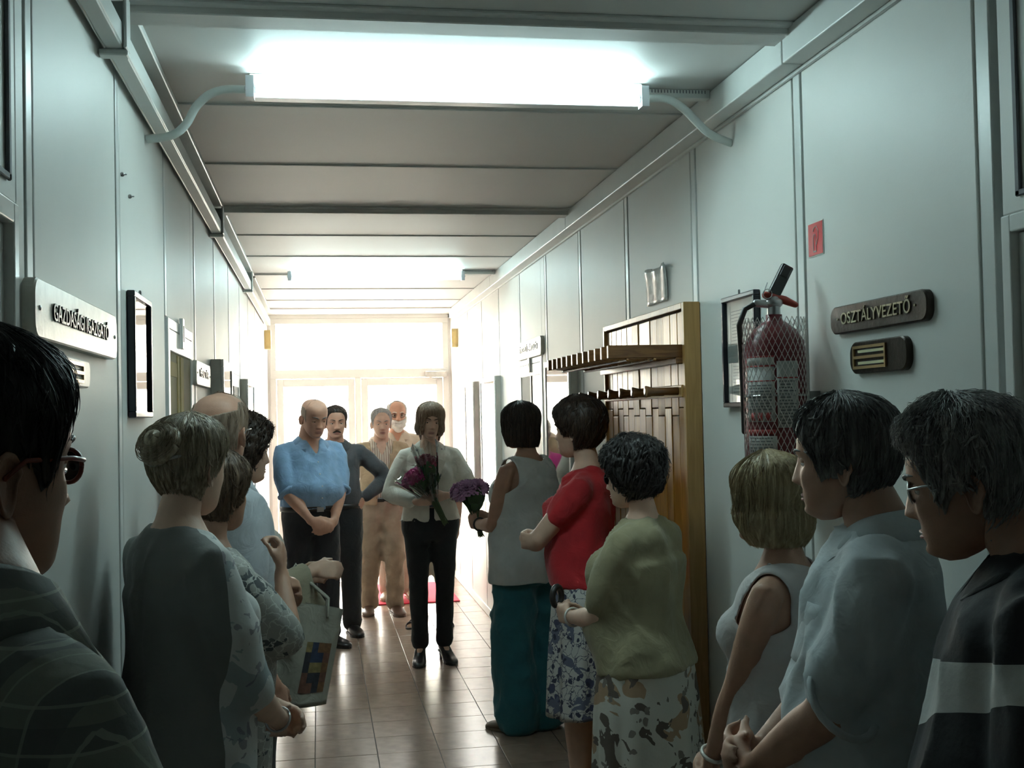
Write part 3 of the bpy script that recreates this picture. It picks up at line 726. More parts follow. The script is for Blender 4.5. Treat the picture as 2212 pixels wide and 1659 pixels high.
class Person:
    def __init__(s, loc, H, sex='f', rz=0, ws=1., belly=0., bust=.0, lean=0., head=(0, 0, 0), arms=None, feet=None, skin=None, heel=0., voxel=.0105, headscale=1., fwd=.0, neck=1., sh=None, hx=0.):
        s.hx = hx
        s.sh = sh if sh is not None else (.004 if sex == 'm' else .004)
        s.loc, s.sex, s.H, s.ws, s.belly, s.bust = loc, sex, H, ws, belly, bust
        s.k = (H-heel)/1.70; s.heel = heel; s.voxel = voxel; s.skin = skin; s.headrot = head; s.hs = headscale*(.985 if sex == 'f' else 1.03); s.fwd = fwd; s.neckr = neck
        s.root = empty('person', (loc[0], loc[1], 0), radians(rz))
        s.lean = lean
        k = s.k; m = sex == 'm'
        sx = (.186 if m else .160)*k*(.5+.5*ws)
        s.S = {i: s.L((i*sx, -.016*k, (1.343+s.sh)*k+heel)) for i in (-1, 1)}
        s.l1, s.l2 = .285*k, .255*k
        s.E, s.W, s.hand = {}, {}, {}
        for i in (-1, 1):
            a = (arms or {}).get(i) or dict(w=(i*(sx/k+.05), .02, .83), pole=(i*.6, -1, 0))
            w = Vector(a['w'])*k; w.z += heel; pole = Vector(a.get('pole', (i, -1, 0)))
            S = s.S[i]; d = w-S; L = min(d.length, (s.l1+s.l2)*.998); dn = d.normalized(); w = S+dn*L
            c = (s.l1**2+L*L-s.l2**2)/(2*L); h = sqrt(max(0, s.l1**2-c*c))
            p = (pole-dn*pole.dot(dn)).normalized()
            s.E[i] = S+dn*c+p*h; s.W[i] = w
            fd = (w-s.E[i]).normalized(); hd = Vector(a['dir']).normalized() if 'dir' in a else fd
            n = Vector(a.get('palm', (-i, 0, 0))); n = (n-hd*n.dot(hd)).normalized()
            s.hand[i] = (hd, n, a.get('curl', .35))
        ft = feet or {}
        s.A = {}; s.K = {}; s.HJ = {}; s.toe = {}
        for i in (-1, 1):
            f = ft.get(i, (i*.09, 0, i*-8)); s.A[i] = Vector((f[0]*k, f[1]*k-.02, .085*k+heel)); s.HJ[i] = Vector((i*.088*k, 0, .89*k+heel))
            mid = (s.A[i]+s.HJ[i])/2; s.K[i] = mid+Vector((i*.005, .02*k, 0)); s.toe[i] = Matrix.Rotation(radians(f[2]), 4, 'Z') @ Vector((0, 1, 0))
        s.parts_body()
    def L(s, p):   # lean the upper body about the hips
        p = Vector(p); z0 = .9*s.k+s.heel
        if s.lean and p.z > z0:
            q = p-Vector((0, 0, z0)); p = Matrix.Rotation(-s.lean, 4, 'X') @ q+Vector((0, 0, z0))
        return p
    def tor(s, z):
        """half width, half depth, y offset of the trunk at a height (fraction of 1.70 m)"""
        A, B, Yo = TORSO[s.sex]; a = lerp_tab(z, ZT, A); b = lerp_tab(z, ZT, B); y = lerp_tab(z, ZT, Yo)
        sc = s.ws if z < 1.38 else 1+(s.ws-1)*max(.0, 1-(z-1.38)/.08)
        g = math.exp(-((z-1.06)/.13)**2)
        return a*sc+s.belly*.45*g, b*(.4+.6*sc)+s.belly*.5*g, y+s.belly*.5*g
    def ring(s, z, inf=0., n=28, f=None, flare=None):
        a, b, y = s.tor(z)
        if f: a, b, y = f(z, a, b, y)
        k = s.k; e = 2/2.5; P = []; zz = z+s.sh*min(1, max(0, (z-1.12)/.2))
        for j in range(n):
            q = 2*pi*j/n; c, d = cos(q), sin(q)
            P.append(s.L(((abs(c)**e*(1 if c > 0 else -1)*a)*k+inf*c, (abs(d)**e*(1 if d > 0 else -1)*b+y)*k+inf*d, zz*k+s.heel)))
        return P
    def trunk(s, z0, z1, inf=0., n=26, f=None):
        return loft([s.ring(z, inf, f=f) for z in np.linspace(z0, z1, n)])
    def busts(s, inf=0.):
        if not s.bust: return []
        k = s.k; out = []
        for i in (-1, 1):
            a, b, y = s.tor(1.235)
            c = s.L((i*.078*k, (y+b*.72)*k, 1.225*k+s.heel)); r = .062*k*s.bust
            out.append(ellipsoid(c, (r*1.05+inf, r+inf, r*1.1+inf), 14, 10))
        return out
    def arm(s, i, t0=0., t1=1., inf=0., rs=1., cap=True, n=14):
        """tapered arm from the shoulder (t 0..1 upper arm, 1..2 forearm)"""
        k = s.k*(.82 if s.sex == 'f' else .98)*(.45+.55*s.ws)
        S, E, W = s.S[i], s.E[i], s.W[i]
        ts = [0, .15, .35, .6, .85, 1, 1.15, 1.35, 1.6, 1.85, 2]; rr = [.050, .053, .053, .050, .045, .043, .046, .044, .037, .029, .027]
        P = []; Rr = []
        for t in np.linspace(t0, t1, max(4, int((t1-t0)*8))):
            p = S.lerp(E, t) if t <= 1 else E.lerp(W, t-1)
            P.append(p); Rr.append(np.interp(t, ts, rr)*k*(1+(rs-1)*min(1, max(0, t)/.6))+inf)
        if t0 == 0: P = [S+Vector((-i*.07*s.k, 0, .022*s.k))]+P; Rr = [.042*k+inf]+Rr
        return tube(P, Rr, n, cap)
    def make_hand(s, i):
        d, n, curl = s.hand[i]; W = s.W[i]; k = s.k*(.97 if s.sex == 'f' else 1.06)
        t = d.cross(n)*i*1.0
        out = []; fl = (.074, .084, .077, .060)
        cs = curl if hasattr(curl, '__len__') else (curl,)*4
        for j in range(4):
            o = (.030, .0105, -.010, -.0285)[j]*k
            kn = W+d*((.086, .090, .085, .076)[j]*k)+t*o
            out.append(tube([W-d*.012*k+t*o*.55, W+d*.04*k+t*o*.85, kn], [.0135*k, .0125*k, .0108*k], 8))
            c = cs[j]; P = [kn]; a = 0; p = kn
            for q, sg in zip((.45, .31, .24), (c, c*1.15, c*.8)):
                a += sg; p = p+(d*cos(a)+n*sin(a))*fl[j]*k*q; P.append(p)
            out.append(tube(P, [.0098*k, .0090*k, .0082*k, .0070*k], 8))
        b = W+d*.018*k+t*.02*k; tw = .74-.5*min(1, float(np.mean(cs))); td = (d*.66+t*tw+n*.42).normalized(); p1 = b+td*.045*k
        td2 = (d*.85+t*(tw-.35)+n*.55*min(1, .4+np.mean(cs))).normalized(); p2 = p1+td2*.034*k; p3 = p2+(td2+n*.25).normalized()*.026*k
        out.append(tube([b-d*.015*k, b, p1, p2, p3], [.014*k, .0150*k, .0115*k, .0100*k, .0082*k], 8))
        return out
    def leg(s, i, z0=None, inf=0., rs=1., prof=None, n=16):
        k = s.k*(.97 if s.sex == 'f' else 1.)*(.5+.5*s.ws)*rs
        H, K, A = s.HJ[i], s.K[i], s.A[i]
        top = H+Vector((0, 0, .03*s.k)); P = []; Rr = []
        for t in np.linspace(0, 2, 15):
            p = top.lerp(K, t) if t <= 1 else K.lerp(A, t-1)
            r = np.interp(t, [0, .3, .7, 1, 1.3, 1.7, 2], prof or [.092, .088, .070, .057, .058, .044, .038])*k+inf
            if z0 is not None and p.z < z0: break
            P.append(p); Rr.append(r)
        return tube(P, Rr, n, True)
    def foot(s, i, inf=0., flat=0.):
        k = s.k*(.95 if s.sex == 'f' else 1.05); A = s.A[i]; d = s.toe[i]; l = Vector((-d.y, d.x, 0)); z0 = flat
        rings = []
        for t, w, h, zz in ((-.062, .018, .03, .0), (-.05, .028, .055, 0), (-.01, .032, .085, 0), (.04, .034, .075, 0), (.09, .040, .055, 0), (.135, .044, .040, 0), (.17, .038, .030, 0), (.195, .018, .018, 0)):
            hl = s.heel*max(0, min(1, (.11-t)/.13)); c = Vector((A.x, A.y, 0))+d*(t*k)
            P = []
            for j in range(14):
                q = 2*pi*j/14; P.append(c+l*(w*k+inf)*cos(q)+Vector((0, 0, hl+.004+max(.0, (h*k+inf)*(.5+.5*sin(q))*1.0))))
            rings.append(P)
        return loft(rings)
    def parts_body(s):
        k = s.k
        P = [s.trunk(.83, 1.44)]+s.busts()
        nb = s.L((0, -.018*k, (1.37+s.sh)*k+s.heel)); 
        s.pivot = s.L((s.hx, .0+s.fwd*.4, 1.50*k+s.heel)); s.headc = Vector((0, .028*k+s.fwd*.6, s.H-.1175*s.hs*s.k-s.pivot.z)) if True else None
        hy, hp, hr = (radians(v) for v in s.headrot)
        s.HM = Matrix.Translation(s.pivot) @ Matrix.Rotation(hy, 4, 'Z') @ Matrix.Rotation(hp, 4, 'X') @ Matrix.Rotation(hr, 4, 'Y') @ Matrix.Translation(s.headc) @ Matrix.Scale(s.hs*s.k, 4)
        nr = (.058 if s.sex == 'm' else .047)*k*s.neckr
        top = s.HM @ Vector((0, -.022, -.035))
        P.append(tube([nb, s.L((0, -.016*k, (1.43+s.sh*.6)*k+s.heel)), s.pivot.lerp(top, .3), top], [nr*1.35, nr*1.12, nr, nr*1.02], 16))
        for i in (-1, 1):
            P.append(s.arm(i, 0, 2)); P += s.make_hand(i); P.append(s.leg(i)); P.append(s.foot(i))
        V, F = remesh(P, s.voxel, 3, .45)
        hv, hf = head_mesh(s.sex); hv = [s.HM @ v for v in hv]
        o = len(V); V = np.vstack([V, np.array([tuple(v) for v in hv])]); F = np.vstack([F, np.array(hf)+o])
        s.body = OV('body', V, F, s.skin, s.root)
    # ---- garments
    def top(s, m, z0=.86, z1=1.428, inf=.012, sl=.55, loose=.0, name='shirt', cut=None, amp=.003, seed=1, slr=1.12, voxel=None, flare=0., slinf=None):
        zc = 1.25
        ac, bc, _ = s.tor(1.28); ah, bh, _ = s.tor(.92)
        def f(z, a, b, y):
            if z < 1.28:
                am = max(ac, ah) if loose else a; a = max(a, a*(1-loose)+am*loose); b = max(b, b*(1-loose)+max(bc, bh)*loose)
                fl = flare*max(0, (1.15-z)/.35); a += fl; b += fl*.6
            return a, b, y
        P = [s.trunk(z0, z1, inf, f=f)]+s.busts(inf)
        for i in (-1, 1):
            e = sl[i] if isinstance(sl, dict) else sl
            if e > 0: P.append(s.arm(i, 0, e, inf if slinf is None else slinf, slr))
        V, F = remesh(P, voxel or s.voxel*1.25, 4, .5)
        V = cloth_folds(V, F, amp, seed)
        if cut is not None:
            c = V[F].mean(axis=1); keep = ~cut(c); V, F = compact(V, F, keep); V = smooth_rim(V, F)
        o = OV(name, V, F, m, s.root)
        if cut is not None:
            sm = o.modifiers.new('hem', 'SOLIDIFY'); sm.thickness = .004; sm.offset = -1
        return o
    def trousers(s, m, z1=1.03, zh=.03, inf=.012, prof=None, name='trousers', amp=.003, seed=2, voxel=None):
        P = [s.trunk(.77, z1, inf+.003)]
        for i in (-1, 1): P.append(s.leg(i, zh+s.heel*0, inf, 1., prof or [.096, .094, .082, .072, .066, .062, .064]))
        V, F = remesh(P, voxel or s.voxel*1.9, 4, .5); V = cloth_folds(V, F, amp, seed, fz=14, slant=.3)
        return OV(name, V, F, m, s.root)
    def skirt(s, m, z1=1.0, zh=.4, flare=.06, folds=9, amp=.012, name='skirt', seed=0, inf=.014):
        n = 96; k = s.k; rings = []; rs = random.Random(seed); ph = [rs.uniform(0, 6.28) for _ in range(4)]; inf0 = inf
        for z in np.linspace(z1, zh, 30):
            a, b, y = s.tor(max(z, .90)); t = (z1-z)/(z1-zh)
            fl = flare*t; P = []; inf = inf0*(.25+.75*min(1, t*4))
            for j in range(n):
                q = 2*pi*j/n; w = amp*min(1, t*1.6)*(sin(q*folds+ph[0]+1.5*sin(q*2+ph[1])+t*.8)+.5*sin(q*folds*1.7+ph[2]))
                P.append(Vector(((a+fl+w)*cos(q)*k+inf*cos(q), ((b+fl+w)*sin(q)+y)*k+inf*sin(q), z*k+s.heel+(.008*sin(q*3+ph[3]) if t > .99 else 0))))
            rings.append(P)
        V, F = loft(rings[::-1]); F = F[1:-1] if False else F
        o = O(name, V, F[:-2], m, s.root, True); sm = o.modifiers.new('t', 'SOLIDIFY'); sm.thickness = .004
        return o
    def shoes(s, m, name='shoe', sole=None, sandal=False):
        for i in (-1, 1):
            k = s.k*(.95 if s.sex == 'f' else 1.05); A = s.A[i]; d = s.toe[i]; l = Vector((-d.y, d.x, 0)); up = Vector((0, 0, 1))
            base = Vector((A.x, A.y, 0)); out = MB(); rings = []
            for t, w, h in ((-.075, .016, .05), (-.066, .03, .068), (-.03, .037, .082), (.02, .038, .082), (.07, .043, .066), (.115, .049, .054), (.16, .046, .044), (.192, .034, .034), (.21, .012, .02)):
                hl = s.heel*max(0, min(1, (.10-t)/.12)); c = base+d*(t*k); P = []
                for j in range(18):
                    q = 2*pi*j/18; zz = (h*k*(.5+.5*sin(q))) if sin(q) > -.75 else 0
                    P.append(c+l*(w*k+.002)*cos(q)+up*(hl+.002+zz))
                rings.append(P)
            if not sandal:
                V, F = loft(rings); sh = O(name, V, F, m, s.root, True)
                sh.modifiers.new('sub', 'SUBSURF').levels = 1
            else:
                sb = MB()
                for t0, hh in ((.02, .085), (.10, .062), (.145, .05)):
                    c = base+d*(t0*k); P = []
                    for q in np.linspace(0, pi, 9): P.append(c+l*(.045*k)*cos(q)+up*(hh*k*max(.05, sin(q))+.004))
                    sb.tube(P, .009, 6)
                sh = OB(name, sb, m, s.root, True)
            so = []
            for t, w in ((-.075, .02), (-.06, .034), (-.01, .036), (.06, .04), (.115, .049), (.16, .046), (.195, .03), (.213, .01)):
                hl = s.heel*max(0, min(1, (.10-t)/.12)); c = base+d*(t*k)
                so.append([c+l*w*k+up*(hl+.014), c-l*w*k+up*(hl+.014), c-l*w*k+up*(hl+.001), c+l*w*k+up*(hl+.001)])
            V, F = loft(so); O('sole', V, F, sole or m, sh)
            if s.heel > .02:
                c = base-d*.045*k; V, F = tube([c+up*(s.heel+.004), c+up*.02, c+up*.001], [.027, .023, .024], 12, False); O('heel', V, F, sole or m, sh)
    def collar(s, m, name='collar', spread=28, drop=.055, r=None, parent=None, z=1.418, tall=.035):
        """turned-down shirt collar with two points"""
        k = s.k; r = r or (.070 if s.sex == 'm' else .060); n = 30; V = []; F = []
        for j in range(n+1):
            q = radians(spread+(360-2*spread)*j/n); e = abs(j/n-.5)*2; tip = max(0, (e-.72)/.28)
            dx, dy = sin(q), cos(q)
            yb = -.012; zs = z+s.sh; zo = zs-.016-drop*tip**1.3; ta, tb, ty = s.tor(zo-s.sh); ro = (ta+.025)*(1-.18*tip), (tb+.025)
            for rx, ry, zz, yy in ((r, r, zs-.012-.04*tip**1.5, yb), (r*1.02, r*1.02, zs+tall-.045*e**3, yb), (r*1.12, r*1.12, zs+tall-.004-.045*e**3, yb), (max(r*1.3, ro[0]), max(r*1.3, ro[1]), zo, ty)):
                V.append(s.L(((rx*dx)*k, (ry*dy*.98+yy)*k, zz*k+s.heel)))
        for j in range(n):
            for c in range(3): a = 4*j+c; F.append((a, a+1, a+5, a+4))
        o = O(name, V, F, m, parent or s.root, True); sm = o.modifiers.new('t', 'SOLIDIFY'); sm.thickness = .003; sm.offset = 0
        return o
    def band(s, z, m, name='belt', inf=.016, h=.035, cut=None):
        P = loft([s.ring(z-h/2, inf), s.ring(z+h/2, inf)]); return O(name, P[0], P[1], m, s.root, True)
    def wristband(s, i, m, name='bracelet', t=1.9, r=.032, th=.004):
        p = s.E[i].lerp(s.W[i], t-1); d = (s.W[i]-s.E[i]).normalized(); u = d.orthogonal().normalized(); v = d.cross(u); r *= s.k
        V, F = tube([p+(u*cos(a)+v*sin(a))*r for a in np.linspace(0, 2*pi, 20)], th, 6, False); return O(name, V, F, m, s.root, True)
    def hpart(s, name, V, F, m, parent=None, smooth=True):
        return O(name, [s.HM @ Vector(v) for v in V], F, m, parent or s.root, smooth)
    def face(s, iris=(.10, .07, .045), brow=None, lip=None, gaze=(0, 0), lids=.35):
        ew = mat('eye_white', (.62, .58, .55), .25, var=.0); im = mat('iris_%.2f' % iris[0], iris, .2)
        for i in (-1, 1):
            c = Vector((i*.0315, EYE_Y, .0)); mb = MB(); mb.ell(c, (.0150, .0115, .0105), 14, 10)
            mb.ell(c+Vector((gaze[0], .0082, gaze[1]-.001)), (.0058, .0042, .0058), 12, 8, mi=1)
            V = [s.HM @ Vector(v) for v in mb.v]; e = O('eye', V, mb.f, [ew, im], s.body, True, mb.m)
            V, F = ellipsoid(c+Vector((0, .0005, .0062-.006*lids)), (.0168, .0128, .0095), 14, 8, Matrix.Rotation(.2, 3, 'X')); s.hpart('eyelid', V, F, s.skin, s.body)
            P = [Vector((i*(.013+.037*t), head_front(i*(.013+.037*t), .019+.006*sin(t*pi))+.0015, .019+.007*sin(t*2.4))) for t in np.linspace(0, 1, 7)]
            V, F = tube(P, [.0022, .0036, .0038, .0036, .003, .0022, .001], 6); s.hpart('eyebrow', V, F, brow or s.skin, s.body)
        lm = lip or mat('lips', (.36, .15, .13), .45)
        mb = MB()
        for zz, r in ((-.0668, .0026), (-.0738, .0033)):
            P = [Vector((x, head_front(x, zz)+.0004, zz+(.0016*cos(x*120) if zz > -.07 else -.001*cos(x*60)))) for x in np.linspace(-.023, .023, 9)]
            mb.tube(P, [.0008, r*.6, r*.85, r, r*.95, r, r*.85, r*.6, .0008], 8)
        s.hpart('lips', mb.v, mb.f, lm, s.body)
    def glasses(s, m, r=.0205, lens=None, th=.0018):
        g = MB(); y = head_front(.03, .0)+.012
        for i in (-1, 1):
            P = [Vector((i*.032+r*1.2*cos(a), y-.006*abs(cos(a))*(.5 if cos(a)*i > 0 else 0), -.002+r*.85*sin(a))) for a in np.linspace(0, 2*pi, 22)]
            g.tube(P, th, 6, round_ends=False)
            g.tube([(i*.058, y-.003, .004), (i*.075, y-.03, .006), (i*.079, -.0, .004), (i*.078, -.02, -.012)], th*1.1, 6)
        g.tube([(-.008, y, .003), (0, y+.003, .005), (.008, y, .003)], th, 6)
        o = s.hpart('glasses', g.v, g.f, m)
        lm = lens or M_LENS
        for i in (-1, 1):
            V, F = ellipsoid((i*.032, y, -.002), (r*1.15, .0012, r*.8), 16, 8); s.hpart('lens', V, F, lm, o)
M_LENS = glassy('lens_glass', (.92, .93, .93), refl=1.2)

# ---- heads
HZ = [-.1175, -.113, -.105, -.095, -.082, -.066, -.045, -.02, 0, .022, .045, .065, .083, .097, .107, .114, .1175]
HF = [.052, .066, .077, .0825, .084, .0845, .0855, .086, .086, .0905, .0895, .0835, .072, .056, .038, .018, .002]
HB = [-.030, -.010, .006, .020, .038, .056, .072, .085, .093, .100, .1015, .098, .089, .074, .054, .028, .002]
HW = [.014, .024, .034, .043, .051, .0575, .063, .0685, .0715, .0745, .0755, .0735, .067, .056, .041, .021, .002]
_zd = np.linspace(-.1175, .1175, 400)
def _sm(v):
    d = np.interp(_zd, HZ, v); kx = np.exp(-np.linspace(-2, 2, 25)**2); kx /= kx.sum(); p = np.pad(d, 12, mode='edge'); return np.convolve(p, kx, 'valid')
_HF, _HB, _HW = _sm(HF), _sm(HB), _sm(HW)
def head_base(z, phi):
    f, b, w = np.interp(z, _zd, _HF), np.interp(z, _zd, _HB), np.interp(z, _zd, _HW)
    yc = (f-b)/2; hd = (f+b)/2
    c, d = cos(phi), sin(phi); e = .88
    x = w*abs(d)**e*(1 if d > 0 else -1); y = yc+hd*abs(c)**e*(1 if c > 0 else -1)
    return x, y
def g(t): return math.exp(-t*t)
def face_bump(x, z):
    d = 0
    # nose
    t = (z+.036)/.05
    if -.012 <= z+.036 <= .056:
        u = (z+.036); prof = (1-u/.056)**.9 if u >= 0 else 1-(u/-.012)**2
        d += .024*prof*g(x/(.0095+.004*max(0, 1-u/.03)))
    d += .007*g((abs(x)-.0125)/.006)*g((z+.037)/.008)
    d -= .0085*g((abs(x)-.031)/.014)*g((z+.001)/.0115)     # eye sockets
    d += .0035*g((abs(x)-.028)/.018)*g((z-.021)/.008)      # brow ridge
    d += .004*g((abs(x)-.042)/.016)*g((z+.03)/.016)        # cheeks
    d += .0035*g(x/.02)*g((z+.067)/.006)+.0036*g(x/.018)*g((z+.0745)/.006)-.0035*g(x/.022)*g((z+.0705)/.0025)
    d -= .003*g(x/.02)*g((z+.085)/.006); d += .006*g(x/.018)*g((z+.1)/.010)
    d -= .002*g(x/.006)*g((z+.055)/.006)
    return d
def head_front(x, z):
    """y of the face surface at x, z"""
    lo, hi = 0, pi/2
    for _ in range(24):
        mid = (lo+hi)/2
        if head_base(z, mid)[0] < abs(x): lo = mid
        else: hi = mid
    return head_base(z, lo)[1]+face_bump(abs(x), z)
EYE_Y = head_front(.0315, 0)-.0055
_heads = {}
def head_mesh(sex):
    if sex in _heads: return _heads[sex]
    n, m = 80, 72; V = []; zs = [-.1175*cos(pi*(i+.5)/m) for i in range(m)]
    jw = 1.0 if sex == 'm' else .93
    for z in zs:
        for j in range(n):
            q = 2*pi*j/n; q = q-.35*sin(q)*.6      # more verts on the face
            x, y = head_base(z, q)
            if z < -.03: x *= 1-(1-jw)*min(1, (-.03-z)/.05)
            if cos(q) > .1: y += face_bump(x, z)*min(1, (cos(q)-.1)/.3)*(1. if sex == 'm' else .9)
            V.append(Vector((x, y, z)))
    F = [(i*n+j, i*n+(j+1) % n, (i+1)*n+(j+1) % n, (i+1)*n+j) for i in range(m-1) for j in range(n)]
    F = [tuple(reversed(f)) for f in F]
    # ears
    prof = [(-.004, .72), (.004, .80), (.010, .95), (.0145, 1.0), (.016, .93), (.013, .76), (.009, .52), (.0085, .06)]
    for s in (-1, 1):
        o = len(V); k = 18
        for dep, sc in prof:
            for j in range(k):
                a = 2*pi*j/k; lob = 1.15 if sin(a) > 0 else .78
                V.append(Vector((s*(.0655+dep+.35*dep*(-cos(a))), -.014+.0175*cos(a)*sc*lob-.3*dep, -.018+.031*sin(a)*sc)))
        for i in range(len(prof)-1):
            for j in range(k):
                f = (o+i*k+j, o+i*k+(j+1) % k, o+(i+1)*k+(j+1) % k, o+(i+1)*k+j); F.append(f if s > 0 else tuple(reversed(f)))
    q = F
    _heads[sex] = (V, q); return _heads[sex]

# ---- hair
ZC_H = .119
def scalp(z, phi, th):
    zz = max(-.1, min(.1174, z)); x, y = head_base(zz, phi)
    f, w = np.interp(zz, _zd, _HF), np.interp(zz, _zd, _HW)
    n = Vector((x/.075**2, y/.098**2, z/.119**2)); n = n.normalized() if n.length > 1e-6 else Vector((0, 0, 1))
    return Vector((x, y, z))+n*th
def ang(phi): a = (math.degrees(phi)+180) % 360-180; return abs(a)     # 0 front .. 180 back
def tabf(tab):
    xs = [t[0] for t in tab]; ys = [t[1] for t in tab]
    return lambda a: float(np.interp(a, xs, ys))
def hair(p, m, edge, vol, lump=0., lfreq=60., streak=.0022, strands=500, slen=.5, srad=.0007, curl=0., fly=.004, flare=0., tuck=0., seed=3, crown_back=0., name='hair', hang=True, nphi=96, npsi=34, locks=230, lockr=.0038, ustart=0.):
    """shell of hair from the crown to edge(angle) (z of the lower edge), thickness vol(angle), loose strands on top"""
    rs = random.Random(seed); E = tabf(edge); VO = tabf(vol)
    vm = sum(VO(a) for a in range(0, 181, 10))/19
    off = Vector((seed*1.7, seed*.9, seed*2.3))
    def pt(phi, u, extra=0., inner=False):
        a = ang(phi); zb = E(a); v = VO(a); v = vm+(v-vm)*min(1, u*2.2)
        if zb > -.012 or not hang:
            A = math.acos(max(-1, min(1, zb/ZC_H))); z = ZC_H*cos(A*u)
            th = v*min(1, .06+(3.4*max(0., 1-u))**.75) if not inner else -.006
            return scalp(z, phi, th+extra)
        A = math.acos(-.012/ZC_H); L1 = .119*A; L2 = -.012-zb; T = L1+L2; s = u*T
        if s <= L1:
            z = ZC_H*cos(s/.119); return scalp(z, phi, (v if not inner else -.006)+extra)
        d = min(1.04, (s-L1)/max(L2, 1e-6)); P = scalp(-.012, phi, (v if not inner else v-.016)+extra)
        hx = Vector((P.x, P.y, 0)); n = hx.normalized(); r = flare*d*(1-d)*4-tuck*d*d
        q = P+n*r; q.z = -.012-L2*d; return q
    V = []; F = []; n, k = nphi, npsi
    for inner in (False, True):
        for i in range(k+1):
            u = ustart+(1-ustart)*i/k if (i or ustart) else .004
            for j in range(n):
                phi = 2*pi*j/n; q = pt(phi, u, 0., inner)
                if not inner:
                    e = streak*sin(phi*61+3*sin(phi*7))*min(1, u*4)
                    if lump: 
                        e += lump*(noise.noise((q+off*.1)*lfreq)+.6*noise.noise((q+off)*lfreq*2.1))*min(1, .2+u*3)
                        q = pt(phi, u, e)
                    elif e: q = pt(phi, u, e)
                V.append(q)
    o = (k+1)*n
    for i in range(k):
        for j in range(n):
            a, b = i*n+j, i*n+(j+1) % n; F.append((a, a+n, b+n, b)); F.append((o+a, o+b, o+b+n, o+a+n))
    for j in range(n):
        a, b = k*n+j, k*n+(j+1) % n; F.append((a, o+a, o+b, b))
    if not ustart: F.append(tuple(range(n)))
    else: F += [(j, (j+1) % n, o+(j+1) % n, o+j) for j in range(n)]
    mb = MB(); mb.add(V, F)
    for _ in range(locks if strands else 0):
        phi = rs.uniform(0, 2*pi); u0 = max(ustart, rs.uniform(.10, .85)); u1 = min(1.02, u0+rs.uniform(.12, .32)); sw = rs.uniform(-.35, .35); P = []; cp = rs.uniform(0, 6.28); ns = 9; tip = rs.uniform(0, fly)
        for i in range(ns):
            t = i/(ns-1); q = pt(phi+sw*t*(.4+.6*t), u0+(u1-u0)*t, -.0012+tip*t*t)
            if curl: q = q+Vector((sin(cp+t*9), cos(cp+t*8+1), sin(cp*2+t*10)))*curl*.8*t
            P.append(q)
        r0 = lockr*rs.uniform(.6, 1.25); mb.tube(P, [r0*max(.08, sin(pi*min(1, .12+t*.88)))**.7 for t in np.linspace(0, 1, ns)], 5)
    for _ in range(int(strands*.72)):
        phi = rs.uniform(0, 2*pi); u0 = max(ustart, rs.uniform(.02, .8)); u1 = min(1.0+rs.uniform(-.05, .05), u0+slen*rs.uniform(.5, 1.2)); ex = rs.uniform(-.001, fly); P = []
        cp = rs.uniform(0, 6.28); ns = 6 if not curl else 8
        w0 = rs.uniform(-.05, .05)
        for i in range(ns):
            t = i/(ns-1); ph = phi+w0*t*3; q = pt(ph, min(1.03, u0+(u1-u0)*t), ex+fly*.5*t*rs.random())
            if curl: q = q+Vector((sin(cp+t*11), cos(cp+t*9+1), sin(cp*2+t*12)))*curl*(.3+.7*t)
            P.append(q)
        mb.tube(P, [1.35*srad*(1-.6*abs(2*i/(ns-1)-.6)) for i in range(ns)], 3, round_ends=False)
    o = p.hpart(name, mb.v, mb.f, m); return o
def hairmat(name, c, c2=None, rough=.42, scale=(90, 90, 6)):
    if name in MATS: return MATS[name]
    m, nt, N, L, b = nmat(name); c2 = c2 or [x*2.0 for x in c]
    tc = N.new('ShaderNodeTexCoord'); mp = N.new('ShaderNodeMapping'); mp.inputs['Scale'].default_value = scale; L.new(tc.outputs['Object'], mp.inputs[0])
    nz = N.new('ShaderNodeTexNoise'); nz.inputs['Scale'].default_value = 1.2; nz.inputs['Detail'].default_value = 5; nz.inputs['Distortion'].default_value = .5; L.new(mp.outputs[0], nz.inputs[0])
    cr = N.new('ShaderNodeValToRGB'); L.new(nz.outputs[0], cr.inputs[0]); cr.color_ramp.elements[0].position = .35; cr.color_ramp.elements[1].position = .68
    cr.color_ramp.elements[0].color = rgb(c); cr.color_ramp.elements[1].color = rgb(c2); L.new(cr.outputs[0], b.inputs['Base Color'])
    b.inputs['Roughness'].default_value = rough; b.inputs['Specular IOR Level'].default_value = .45
    bp = N.new('ShaderNodeBump'); bp.inputs['Strength'].default_value = .6; bp.inputs['Distance'].default_value = .003; L.new(nz.outputs[0], bp.inputs['Height']); L.new(bp.outputs[0], b.inputs['Normal'])
    MATS[name] = m; return m
def skinmat(name, c):
    if name in MATS: return MATS[name]
    m = mat(name, c, .5, var=.10, vscale=22, bump=.10, bscale=260); b = m.node_tree.nodes['Principled BSDF']
    return m

